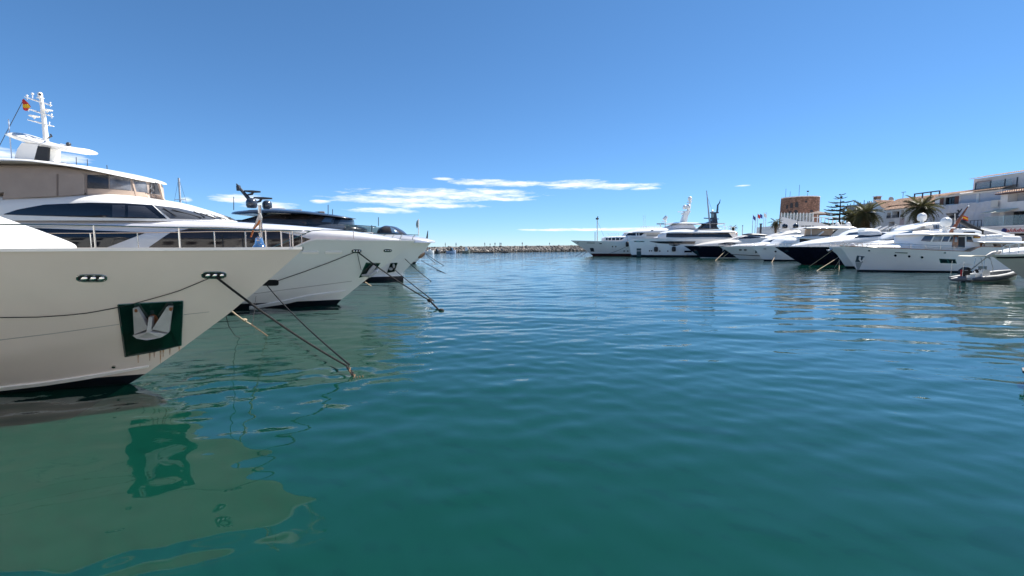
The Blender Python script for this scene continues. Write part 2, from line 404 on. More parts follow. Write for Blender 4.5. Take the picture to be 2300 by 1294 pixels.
    def bar(s, name, a, b, r, m, dya=0.0, dyb=None, parent=None, n=8):
        return MB().tube([s.P(a[0], a[1], dya), s.P(b[0], b[1], dya if dyb is None else dyb)], r, n).build(name, m, parent or s.o)
    def dome(s, px, py, r_px, m=WHITE, dy=0.0, name='radar_dome', stretch=1.1):
        r = s.m(r_px*0.93); c = s.P(px, py, dy)
        pr = [(0.55*r, -r*stretch), (0.8*r, -r*0.95*stretch), (r, -r*0.5*stretch), (r, 0.05*r)]+[(r*math.cos(a), 0.05*r+r*0.95*math.sin(a)) for a in np.linspace(0.2, 1.5, 7)]
        return MB().lathe(pr, c, 18).build(name, m, s.o)
    def fairlead(s, surf, px, py, w_, h_):
        f = s.oval('fairlead', surf, px, py, w_, h_, BLACK, 0.015, pw=3.4)
        an = np.linspace(0, 2*math.pi, 33); c = np.sign(np.cos(an))*np.abs(np.cos(an))**0.55; sn = np.sign(np.sin(an))*np.abs(np.sin(an))**0.7
        pts = s.on(surf, px+w_/2*c, py+h_/2*sn); r = s.m(h_*0.10)
        MB().tube([Vector(p)+Vector((0, -r*.6, 0)) for p in pts], r, 8, False).build('fairlead_rim', STEEL, f)
        for i in (-1, 0, 1):
            q_ = s.on(surf, [px+i*w_*0.29], [py])[0]
            MB().sphere(Vector(q_)+Vector((0, -s.m(h_*.05), 0)), s.m(h_*0.34), 14, (w_/h_*0.36, 0.45, 1.0)).build('fairlead_roller', CHROME, f)
        return f
def fender(b, px, py, w_, h_, dy):
    c = b.P(px, py, dy); r = b.m(w_/2); hh = b.m(h_/2)
    pr = [(0.02, -hh), (0.7*r, -hh*0.92), (r, -hh*0.7), (r, hh*0.7), (0.7*r, hh*0.92), (0.02, hh)]
    return MB().lathe(pr, (0, 0, 0), 16), (b.X0+c.x, b.Yc+c.y, c.z), hh

# ------------------------------------------------------------------ water
BODY = (0.0028, 0.040, 0.028, 1)
def build_water():
    r = np.r_[0.7*1.0066**np.arange(0, 930), 0.7*1.0066**929*1.07**np.arange(1, 42)]; ang = np.r_[np.linspace(-0.98, 0.98, 760), np.linspace(0.98, 2*math.pi-0.98, 72)[1:-1]]
    ang = math.pi/2-ang
    RR, AA = np.meshgrid(r, ang, indexing='ij'); x = RR*np.cos(AA); y = RR*np.sin(AA); z = np.zeros_like(x)
    sp = 0.0068*RR
    near = 0.30+0.70*np.clip((RR-6.0)/22.0, 0, 1)
    gust = 0.52+0.28*np.sin(x*0.045+y*0.11+1.0)+0.22*np.sin(-x*0.09+y*0.06)+0.20*np.sin(x*0.02-y*0.19+2.0)
    gust = np.clip(gust, 0.15, 1.25)
    g = np.random.default_rng(3); NW = 84
    for k in range(NW):
        lam = 0.16*(30.0)**(k/(NW-1.0))
        th = math.pi/2+g.normal(0, 0.36 if lam > 0.5 else 0.6); ph = g.uniform(0, 6.283); kk = 2*math.pi/lam
        slope = 0.016 if lam < 0.4 else (0.024 if lam < 0.9 else (0.012 if lam < 2.0 else 0.005))
        a = slope*lam/(2*math.pi)*g.uniform(0.6, 1.4)
        w_ = np.clip((lam/sp-2.6)/3.5, 0, 1)
        mod = near*(gust if lam < 1.2 else 1.0)
        if lam < 0.45: mod = mod*np.clip((RR-3)/14.0, 0.15, 1)
        z += a*w_*mod*np.sin(kk*(x*math.cos(th)+y*math.sin(th))+ph+0.9*np.sin(0.23*kk*(x*math.sin(th)-y*math.cos(th))+ph*2))
    nr, na = x.shape; V = np.stack([x, y, z], -1).reshape(-1, 3); V = np.r_[V, [[0, 0, 0]]]
    i = np.arange(nr-1)[:, None]*na; j = np.arange(na)[None, :]; j2 = (j+1) % na
    Q = np.stack([i+j, i+j2, i+na+j2, i+na+j], -1).reshape(-1, 4)
    T = np.stack([np.full(na, len(V)-1), np.arange(na), (np.arange(na)+1) % na], -1)
    me = bpy.data.meshes.new('water')
    me.vertices.add(len(V)); me.vertices.foreach_set('co', V.astype(np.float32).ravel())
    nl = Q.size+T.size; me.loops.add(nl); me.loops.foreach_set('vertex_index', np.r_[Q.ravel(), T.ravel()].astype(np.int32))
    npol = len(Q)+len(T); me.polygons.add(npol)
    me.polygons.foreach_set('loop_start', np.r_[np.arange(len(Q))*4, len(Q)*4+np.arange(len(T))*3].astype(np.int32))
    me.polygons.foreach_set('use_smooth', np.ones(npol, bool))
    at = me.attributes.new('far', 'FLOAT', 'POINT')
    at.data.foreach_set('value', np.r_[np.clip((RR.ravel()-18)/70.0, 0, 1), [0]].astype(np.float32))
    at = me.attributes.new('gust', 'FLOAT', 'POINT')
    at.data.foreach_set('value', np.r_[gust.ravel()*np.clip((RR.ravel()-6)/20, 0, 1), [0]].astype(np.float32))
    me.update(); me.validate()
    o = link(bpy.data.objects.new('water', me)); o['kind'] = 'structure'
    m = bpy.data.materials.new('harbour_water'); m.use_nodes = True; nt = m.node_tree; b = nt.nodes['Principled BSDF']
    b.inputs['Base Color'].default_value = (0.0022, 0.027, 0.0185, 1); b.inputs['Roughness'].default_value = 0.03
    b.inputs['IOR'].default_value = 1.56
    tc = nt.nodes.new('ShaderNodeTexCoord'); prev = None
    af = nt.nodes.new('ShaderNodeAttribute'); af.attribute_name = 'far'
    ag = nt.nodes.new('ShaderNodeAttribute'); ag.attribute_name = 'gust'
    for sx, sy, scale, dist, src in ((0.5, 1.0, 9.0, 0.010, ag), (0.42, 1.0, 3.0, 0.034, af), (0.4, 1.0, 1.0, 0.085, af)):
        mp = nt.nodes.new('ShaderNodeMapping'); mp.inputs['Scale'].default_value = (sx, sy, 1); nt.links.new(tc.outputs['Object'], mp.inputs[0])
        n = nt.nodes.new('ShaderNodeTexNoise'); n.inputs['Scale'].default_value = scale; n.inputs['Detail'].default_value = 2; nt.links.new(mp.outputs[0], n.inputs['Vector'])
        bp = nt.nodes.new('ShaderNodeBump'); bp.inputs['Distance'].default_value = dist
        nt.links.new(src.outputs['Fac'], bp.inputs['Strength']); nt.links.new(n.outputs[0], bp.inputs['Height'])
        if prev: nt.links.new(prev.outputs[0], bp.inputs['Normal'])
        prev = bp
    # clear surface reflection over a turbid body that lets half the light through to the harbour floor
    nt.nodes.remove(b); out = nt.nodes['Material Output']; N = prev.outputs[0]
    fr = nt.nodes.new('ShaderNodeFresnel'); fr.inputs['IOR'].default_value = 1.50; nt.links.new(N, fr.inputs['Normal'])
    gl = nt.nodes.new('ShaderNodeBsdfGlossy'); gl.inputs['Roughness'].default_value = 0.03; gl.inputs['Color'].default_value = (1, 1, 1, 1); nt.links.new(N, gl.inputs['Normal'])
    df = nt.nodes.new('ShaderNodeBsdfDiffuse'); df.inputs['Color'].default_value = BODY; tr = nt.nodes.new('ShaderNodeBsdfTransparent'); tr.inputs['Color'].default_value = (0.30, 0.88, 0.78, 1)
    m1 = nt.nodes.new('ShaderNodeMixShader'); m1.inputs[0].default_value = 0.28; nt.links.new(df.outputs[0], m1.inputs[1]); nt.links.new(tr.outputs[0], m1.inputs[2])
    m2 = nt.nodes.new('ShaderNodeMixShader'); nt.links.new(fr.outputs[0], m2.inputs[0]); nt.links.new(m1.outputs[0], m2.inputs[1]); nt.links.new(gl.outputs[0], m2.inputs[2]); nt.links.new(m2.outputs[0], out.inputs[0])
    me.materials.append(m)
    V = [(-3000, -100, -2.7), (3000, -100, -2.7), (3000, 5000, -2.7), (-3000, 5000, -2.7)]
    sb = mesh_obj('seabed', V, [(0, 1, 2, 3)], mat('green_silt', (0.020, 0.085, 0.058), 0.95, var=0.25, vscale=0.12), None, False); sb['kind'] = 'structure'
build_water()
def struct(o): o['kind'] = 'structure'; return o
# the quay the photograph was taken from
struct(MB().box((-80, -30, -2), (150, 0.9, 1.25)).build('near_quay', CONC, None, False))
# promenade on the right
QX = 76.0
struct(MB().box((QX, -60, -2), (420, 420, 1.25)).build('promenade', CONC, None, False))
struct(MB().box((QX-0.35, -60, 1.0), (QX+0.5, 420, 1.36)).build('quay_kerb', mat('pale_stone', (0.45, 0.42, 0.38), 0.8, var=0.15, vscale=0.4), None, False))

# ------------------------------------------------------------------ left yachts
def yacht_one():
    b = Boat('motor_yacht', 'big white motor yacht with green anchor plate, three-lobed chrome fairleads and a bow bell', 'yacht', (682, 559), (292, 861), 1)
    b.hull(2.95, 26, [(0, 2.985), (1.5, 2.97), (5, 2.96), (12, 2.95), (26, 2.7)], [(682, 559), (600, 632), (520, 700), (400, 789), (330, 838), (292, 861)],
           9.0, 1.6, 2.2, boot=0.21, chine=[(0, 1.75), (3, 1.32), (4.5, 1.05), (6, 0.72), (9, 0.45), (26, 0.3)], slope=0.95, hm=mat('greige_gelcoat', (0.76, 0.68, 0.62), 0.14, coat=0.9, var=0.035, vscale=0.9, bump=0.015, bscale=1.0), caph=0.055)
    hs = b.hsurf
    b.fairlead(hs, 207, 625, 66, 15); b.fairlead(hs, 481, 618, 54, 14)
    pl = b.patch('anchor_plate', hs, [(283, 801), (345, 790), (408, 775)], [(267, 684), (340, 680), (412, 676)], GREENREFL, 0.02, 16, 12)
    rim = [(267, 684), (340, 680), (412, 676), (410, 725), (408, 775), (345, 790), (283, 801), (275, 742), (267, 684)]
    for (xa_, ya_), (xb_, yb_) in zip(rim[:-1:2], rim[2::2]):
        pts = b.on(hs, np.linspace(xa_, xb_, 8), np.linspace(ya_, yb_, 8)); MB().tube([Vector(p_)+Vector((0, -.02, 0)) for p_ in pts], 0.013, 6).build('plate_rim', STEEL, pl)
    for bx, by in ((274, 690), (340, 687), (405, 684), (403, 769), (345, 783), (289, 793)): b.oval('plate_bolt', hs, bx, by, 3, 3, STEEL, 0.03, parent=pl, pw=2, n=8)
    # spray rail and seam
    b.patch('spray_rail', hs, [(-40, 880), (100, 864), (200, 849), (335, 823)], [(-40, 872), (100, 857), (200, 842), (335, 820)], WHITE, 0.035, 30, 3)
    SEAM = mat('seam_grey', (0.35, 0.34, 0.33), 0.5, var=0)
    b.patch('hull_seam', hs, [(-20, 767), (120, 750), (268, 729)], [(-20, 765), (120, 748.4), (268, 727.6)], SEAM, 0.004, 20, 2)
    b.patch('hull_seam', hs, [(412, 707.5), (470, 701)], [(412, 706.5), (470, 700)], SEAM, 0.004, 8, 2)
    b.oval('through_hull', hs, 256, 823, 9, 5, STEEL, 0.03, pw=2)
    # anchor: two flukes, shank in the hawse, crown
    A = lambda px, py, off: Vector(b.on(hs, [px], [py])[0])+Vector((0.35, -0.92, -0.15))*off
    an = []
    def slab(name, pts, off0, off1, m):
        v = [A(x, y, o0) for (x, y), o0 in zip(pts, off0)]+[A(x, y, o1) for (x, y), o1 in zip(pts, off1)]; n = len(pts)
        return mesh_obj(name, v, [tuple(range(n)), tuple(reversed(range(n, 2*n)))]+[(i, n+i, n+(i+1) % n, (i+1) % n) for i in range(n)], m, pl, False)
    slab('anchor_fluke', [(303, 690), (313, 688), (342, 732), (308, 746)], (.10, .12, .20, .15), (.02,)*4, GALV)
    slab('anchor_fluke', [(379, 686), (390, 686), (383, 742), (350, 733)], (.12, .10, .15, .20), (.02,)*4, GALV)
    slab('anchor_crown', [(305, 748), (343, 736), (382, 744), (370, 750), (343, 753.5), (318, 752)], (.17, .28, .17, .24, .30, .24), (.02,)*6, GALV)
    slab('anchor_shank', [(340, 708), (348, 708), (349, 737), (340, 737)], (.14, .14, .26, .26), (.02,)*4, GALV)
    b.oval('hawse_ring', hs, 344, 716, 24, 22, RUST, 0.04, parent=pl, pw=2.0, n=14)
    for x, y in ((308, 690), (385, 687)): b.oval('rust_spot', hs, x, y, 8, 7, RUST, 0.115, parent=pl, pw=2, n=8, depth=-0.09)
    rs = mat('rust_stain', (0.50, 0.27, 0.12), 0.7, var=0.3, vscale=8, alpha=0.5)
    for x, y0, y1 in ((360, 788, 816), (366, 786, 802), (402, 778, 790), (310, 798, 815), (336, 793, 810), (346, 791, 803), (381, 783, 797)):
        b.patch('rust_streak', hs, [(x, y1), (x+1.0, y1)], [(x-1.2, y0), (x+2.6, y0)], rs, 0.008, 3, 6, depth=0.0)
    # coachroof in front of the wheelhouse
    h = b.shell('coachroof', WHITE, [(-420, 380), (-200, 428), (-60, 466), (0, 488), (60, 511), (120, 536), (172, 557)], [(-420, 562), (180, 562)], 1.3, 0.9, 0.5, 7.0, 0.03, 0.004, dy=0.9, pn=3.5)
    # bow rails
    b.rail(0.02, 12, lambda a: 0.34+0.02*min(a, 3), 1.7, 0.0125, 0.12, posts=[0.25, 0.62, 1.85, 2.95, 4.2, 5.6, 7.1, 8.6], mid=False)
    for y in (-0.02,):
        MB().sphere(b.P(690, 519, 0), 0.035, 10, (2.4, 0.6, 0.5)).build('rail_end', STEEL, b.o)
    # jack staff with drooping flag, and bell
    x0, z0 = b.pt(588, 556); top = b.P(588, 461, 0)
    st = MB().tube([(x0, 0, z0-0.05), (x0, 0, top.z)], 0.034, 10).build('jack_staff', STEEL, b.o)
    pr = [(0.001, 0.27), (0.03, 0.26), (0.07, 0.23), (0.085, 0.17), (0.10, 0.09), (0.14, 0.03), (0.165, 0.0), (0.12, 0.0), (0.02, 0.12)]
    c = b.P(583, 557, -0.10); MB().lathe([(r*0.9, z*0.9) for r, z in pr], c, 24).build('bell', CHROME, b.o)
    MB().tube([c+Vector((0, 0, 0.22)), c+Vector((0, 0, 0.31)), (x0, 0, c.z+0.33)], 0.012, 6).build('bell_bracket', STEEL, b.o)
    # limp flag
    def cloth(name, pts, m):
        n = len(pts); V = []
        for i, (x, y, wd) in enumerate(pts):
            p = b.P(x, y, -0.06)
            for k in range(5):
                t = k/4-0.5; V.append((p.x+wd*t*0.0099, p.y+0.03*math.sin(k*1.7+i), p.z+0.01*math.cos(k+i)))
        return mesh_obj(name, V, grid_faces(n, 5), m, b.o)
    cloth('flag', [(583, 478, 4), (582, 488, 11), (580, 498, 14), (576, 506, 12), (571, 514, 5)], FLAGW)
    cloth('flag_band', [(582, 494, 4), (580, 500, 7), (575, 508, 6), (570, 515, 4), (566, 528, 3), (564, 533, 1)], FLAGO)
    b.bar('flag_halyard', (582, 474), (582, 540), 0.005, ROPEL, -0.03)
    MB().tube([b.P(580, 474, 0), (x0, 0, b.P(580, 474, 0).z)], 0.012, 6).build('staff_arm', STEEL, b.o)
    return b
Y1 = yacht_one()

def yacht_two():
    b = Boat('motor_yacht', 'pale grey hulled flybridge yacht with taupe canvas sides and tall white mast', 'yacht', (934, 540), (757, 684), 1)
    b.hull(3.4, 33, [(0, 3.30), (2, 3.30), (4.15, 3.33), (4.25, 3.31), (5.1, 2.93), (6.3, 2.4), (14, 2.25), (33, 2.1)], [(934, 540), (880, 585), (828, 624), (762, 677), (757, 684)],
           11, 1.7, 2.3, boot=0.26, chine=[(0, 1.7), (3.5, 1.0), (5.5, 0.85), (8, 0.62), (12, 0.4), (33, 0.3)], slope=0.5, hm=GREYH, cap=GREYH, caph=0.05)
    hs = b.hsurf
    b.patch('spray_rail', hs, [(560, 694), (640, 682), (700, 668), (775, 655)], [(560, 688), (640, 674), (700, 661), (775, 652)], GREYH, 0.05, 24, 4)
    b.patch('hull_seam', hs, [(570, 660.5), (690, 645), (790, 632)], [(570, 659.3), (690, 643.8), (790, 631)], mat('seam_grey', (0.35, 0.34, 0.33)), 0.006, 20, 2)
    for x in (697, 749): b.oval('hull_light_strip', hs, x, 567, 38, 5.5, mat('warm_light_strip', (0.9, 0.86, 0.8), 0.5), 0.05, pw=5)
    b.fairlead(hs, 801, 564, 21, 7); b.fairlead(hs, 871, 563, 18, 6)
    b.oval('mooring_port', hs, 606, 635, 40, 13, BLACK, 0.02, pw=5)
    pk = b.patch('anchor_pocket', hs, [(808, 623), (834, 616)], [(824, 591), (853, 592)], GREENREFL, 0.02, 10, 8)
    b.patch('pocket_rim', hs, [(806, 624), (836, 617)], [(822, 589.5), (855, 590.5)], STEEL, 0.006, 10, 8)
    A = lambda px, py, off: Vector(b.on(hs, [px], [py])[0])+Vector((0.5, -0.8, -0.1))*off
    MB().tube([A(843, 595, .05), A(832, 606, .18), A(824, 614, .2)], [.09, .12, .07], 7).build('anchor_shank', GALV, pk)
    MB().tube([A(812, 618, .1), A(826, 617, .28), A(843, 608, .2), A(849, 603, .05)], [.05, .12, .11, .03], 7).build('anchor_fluke', GALV, pk)
    # main deck house with the sweeping white brow
    h1 = b.shell('deck_house', PEARL, [(-420, 486), (0, 490), (200, 492), (400, 495), (520, 498), (640, 505), (740, 513), (820, 524), (890, 537)],
                 [(-420, 575), (550, 575), (700, 556), (890, 541)], 2.9, 13, 0.4, 5.0, 0.03, 0.02, dy=-0.6, pn=1.8)
    b.patch('window', h1, [(-350, 558), (60, 557), (240, 556)], [(-350, 513), (66, 512), (330, 522)], GLASS, 0.012, 40, 8)
    b.patch('window', h1, [(335, 556), (480, 557), (640, 557), (655, 556)], [(335, 555), (382, 523), (425, 514), (520, 511), (600, 515), (660, 528), (698, 537)], GLASSB, 0.012, 46, 8)
    b.patch('brow_rail', h1, [(-300, 511), (300, 511), (500, 513), (640, 521), (688, 526)], [(-300, 506), (300, 506), (500, 508.5), (640, 517), (688, 524)], PEARL, 0.10, 50, 4)
    for x in (500, 545, 590): b.patch('window_mullion', h1, [(x, 556), (x+3, 556)], [(x-3, 515), (x, 515)], BLACK, 0.02, 3, 4)
    # upper deck house with the arched window
    h2 = b.shell('upper_deck_house', WHITE, [(-420, 452), (-100, 450), (120, 444), (260, 440), (330, 443), (392, 453), (450, 470), (500, 486), (530, 497)],
                 [(-420, 502), (200, 503), (540, 503)], 2.65, 4.6, 0.4, 3.6, 0.05, 0.02, dy=0.4, pn=2.2)
    b.patch('window', h2, [(9, 482), (60, 484), (160, 487), (280, 490), (375, 491.5)], [(9, 481), (40, 471), (100, 460), (200, 455.5), (280, 457), (342, 461)], GLASS, 0.015, 60, 8)
    b.patch('windscreen', h2, [(382, 491.5), (440, 493), (508, 494)], [(346, 461.5), (400, 468), (500, 491)], mat('grey_glass', (0.07, 0.075, 0.085), 0.08, spec=0.7, var=0.2), 0.015, 36, 7, both=True)
    fr = mat('window_frame_grey', (0.10, 0.11, 0.14), 0.4)
    b.patch('window_pane', h2, [(253, 487), (281, 488)], [(253, 461), (281, 461)], mat('curtain_grey', (0.05, 0.055, 0.07), 0.1, spec=0.6), 0.022, 4, 4)
    b.patch('window_pane', h2, [(288, 488), (360, 490)], [(288, 462), (325, 464)], mat('curtain_grey', (0.05, 0.055, 0.07), 0.1), 0.022, 8, 4)
    for a, c in (((368, 469), (398, 488)), ((388, 473), (455, 491)), ((437, 477), (462, 490)), ((452, 481), (485, 492)), ((475, 484), (508, 494))):
        p0 = b.on(h2, [a[0]], [a[1]])[0]; p1 = b.on(h2, [c[0]], [c[1]])[0]
        MB().tube([p0+np.array([0, -.05, .04]), p1+np.array([0, -.05, .04])], 0.022, 5).build('windscreen_wiper', BLACK, b.o)
    # flybridge canvas and hardtop
    h3 = b.shell('flybridge_enclosure', TAUPE, [(-420, 386), (0, 387), (230, 390), (300, 398), (372, 413)], [(-420, 458), (0, 457), (230, 444), (310, 448), (394, 456)],
                 2.3, 3.6, 0.3, 7.0, 0.02, 0.01, dy=0.8, pn=2.2)
    b.patch('canvas_panel', h3, [(6, 448), (60, 444), (128, 441)], [(22, 391), (60, 390), (128, 391)], TAUPE, 0.02, 16, 5)
    b.patch('canvas_panel', h3, [(131, 441), (190, 437)], [(131, 391), (190, 392)], TAUPE, 0.025, 10, 5)
    b.patch('canvas_strip', h3, [(196, 438), (240, 437), (310, 446), (372, 453)], [(196, 424), (240, 425), (310, 430), (364, 440)], mat('beige_canvas', (0.46, 0.35, 0.28), 0.85, var=0.06, bump=0.1), 0.02, 24, 4)
    vin = [((197, 423), (244, 424), (197, 393), (244, 394)), ((247, 424), (294, 428), (247, 394), (292, 399)), ((300, 430), (336, 434), (297, 400), (332, 405)), ((340, 435), (364, 439), (336, 406), (355, 411))]
    VD = mat('dark_vinyl', (0.035, 0.037, 0.045), 0.12, spec=0.6, var=0.4, vscale=2)
    for i, (a, c, e, g) in enumerate(vin): b.patch('vinyl_window', h3, [a, c], [e, g], VD if i < 1 else VINYL, 0.022, 12, 6)
    for x in (131, 195): b.patch('canvas_seam', h3, [(x-1.5, 440), (x+1.5, 440)], [(x-1.5, 391), (x+1.5, 391)], mat('seam_brown', (0.2, 0.16, 0.14), 0.9), 0.03, 2, 6)
    for x, yt, xb, yb in ((295, 399, 308, 446), (357, 412, 366, 448)): b.patch('canvas_strap', h3, [(xb-2, yb), (xb+2, yb+.5)], [(x-2, yt), (x+2, yt+.5)], mat('beige_canvas', (0.46, 0.35, 0.28)), 0.035, 2, 6)
    b.shell('hardtop', WHITE, [(-420, 372), (0, 374), (110, 375), (200, 380), (300, 391), (350, 403), (376, 414)], [(-420, 389), (0, 392), (28, 387), (230, 391), (300, 399), (377, 416)],
            2.75, 4.4, 0.5, 2.6, 0.0, 0.015, dy=0.8, pn=2.2)
    # mast: pedestal, wing, pole, arms
    def Pm(px, py, dy=0.0): return b.P(px, py, dy)
    pr = [b.pt(*p) for p in ((54, 378), (66, 340), (76, 326), (112, 330), (110, 364), (135, 366), (168, 369), (178, 378))]
    MB().prism([(float(x), float(z)) for x, z in pr], -0.55, 0.55).build('mast_pedestal', WHITE, b.o, True, 20)
    pr = [b.pt(p[0], p[1], -0.57) for p in ((76, 362), (85, 328), (110, 331), (108, 367))]
    MB().prism([(float(x), float(z)) for x, z in pr], -0.575, -0.5).build('pedestal_panel', BLACK, b.o, False)
    # wing runs athwartships: a long slab seen obliquely
    def loft(name, secs, m):
        V = []; n = 14
        for (px, py, dy, hx, hz) in secs:
            c = Pm(px, py, dy)
            for k in range(n):
                a = 2*math.pi*k/n; V.append((c.x+hx*math.cos(a), c.y+0.0, c.z+hz*math.copysign(abs(math.sin(a))**0.7, math.sin(a))))
        return mesh_obj(name, V, grid_faces(len(secs), n, True)+[tuple(range(n)), tuple(reversed(range((len(secs)-1)*n, len(secs)*n)))], m, b.o, True, 60)
    V = []
    secs = [(40, 308, -.35, .04), (48, 309, -.75, .16), (65, 312, -.9, .22), (82, 318, -.75, .23), (100, 324, -.55, .20), (130, 331, -.5, .17), (160, 336, -.5, .15), (185, 340, -.55, .14), (200, 341, -.5, .12), (206, 341, -.2, .04)]
    n = 16
    for px, py, hw, hz in secs:
        c = Pm(px, py, 0)
        for k in range(n):
            a = 2*math.pi*k/n; V.append((c.x+0.0, c.y+abs(hw)*math.cos(a), c.z+hz*math.sin(a)))
    mesh_obj('mast_wing', V, grid_faces(len(secs), n, True)+[tuple(range(n)), tuple(reversed(range((len(secs)-1)*n, len(secs)*n)))], WHITE, b.o, True, 60)
    MB().tube([Pm(104, 322), Pm(99, 270), Pm(92, 220)], [0.11, 0.095, 0.075], 12).build('mast_pole', WHITE, b.o)
    MB().lathe([(.09, 0), (.14, .02), (.14, .05), (.08, .06), (.10, .12), (.10, .24), (.07, .30), (.01, .32)], Pm(91, 222), 14).build('camera_head', WHITE, b.o)
    MB().sphere(Pm(90, 212, -0.07), 0.055, 10).build('camera_lens', BLACK, b.o)
    for (a, c) in (((56, 218), (116, 237)), ((60, 244), (119, 262)), ((62, 269), (121, 284))):
        MB().tube([Pm(a[0], a[1], -0.05), Pm((a[0]+c[0])/2, (a[1]+c[1])/2, -0.05), Pm(c[0], c[1], -0.05)], [0.025, 0.04, 0.025], 8).build('cross_arm', WHITE, b.o)
    for px, py, r in ((73, 211, .055), (61, 215, .045), (113, 231, .035), (116, 257, .035), (111, 275, .03), (64, 241, .03)):
        MB().sphere(Pm(px, py, -0.05), r, 10).build('antenna_pod', WHITE, b.o); MB().tube([Pm(px, py, -0.05), Pm(px, py+9, -0.05)], 0.02, 6).build('antenna_stem', WHITE, b.o)
    for px, py in ((77, 262), (106, 248)):
        MB().lathe([(.02, -.12), (.05, -.04), (.2, 0), (.21, .03), (.05, .06)], Pm(px, py, -0.05), 16).build('satellite_disc', WHITE, b.o)
    MB().tube([Pm(107, 311, -.1), Pm(116, 306, -.3), Pm(113, 301, -.35)], [.03, .04, .03], 6).build('searchlight_arm', BLACK, b.o)
    MB().sphere(Pm(154, 324, -.2), 0.1, 10).build('horn', METD, b.o); MB().tube([Pm(136, 323, -.2), Pm(158, 329, -.2)], 0.02, 6).build('horn_bracket', WHITE, b.o)
    for x, y0, y1 in ((172, 353, 378), (197, 358, 382), (241, 371, 384)): b.bar('whip_antenna', (x, y1), (x-1, y0), 0.016, METD, 0.0)
    b.bar('whip_antenna', (28, 378), (19, 268), 0.022, mat('pale_antenna', (0.55, 0.6, 0.68), 0.5), -0.5)
    b.bar('stay_wire', (54, 222), (-60, 440), 0.014, METD, -0.05)
    V = []
    for i, (x, y, wd) in enumerate([(52, 224, 5), (55, 232, 13), (58, 240, 18), (57, 248, 10)]):
        p = Pm(x, y, -0.1)
        for k in range(5): V.append((p.x+wd*(k/4-0.5)*.022, p.y+.05*math.sin(k*1.5+i), p.z+.03*math.sin(k*2)))
    mesh_obj('courtesy_flag', V, grid_faces(4, 5), FLAGR, b.o)
    mesh_obj('flag_stripe', [(v[0]*1.0+0.02, v[1]-0.03, v[2]-0.06) for v in V[5:15]], grid_faces(2, 5), FLAGY, b.o)
    for x in (131, 146, 153):
        p = Pm(x, 372, -.57); MB().box((p.x-.07, -.60, p.z-.11), (p.x+.07, -.56, p.z+.11)).build('pedestal_decal', mat('blue_decal', (0.06, 0.18, 0.45), 0.4), b.o)
    # side rails
    b.rail(2.6, 15, 0.42, 2.1, 0.022, 0.12, mid=False)
    return b
Y2 = yacht_two()

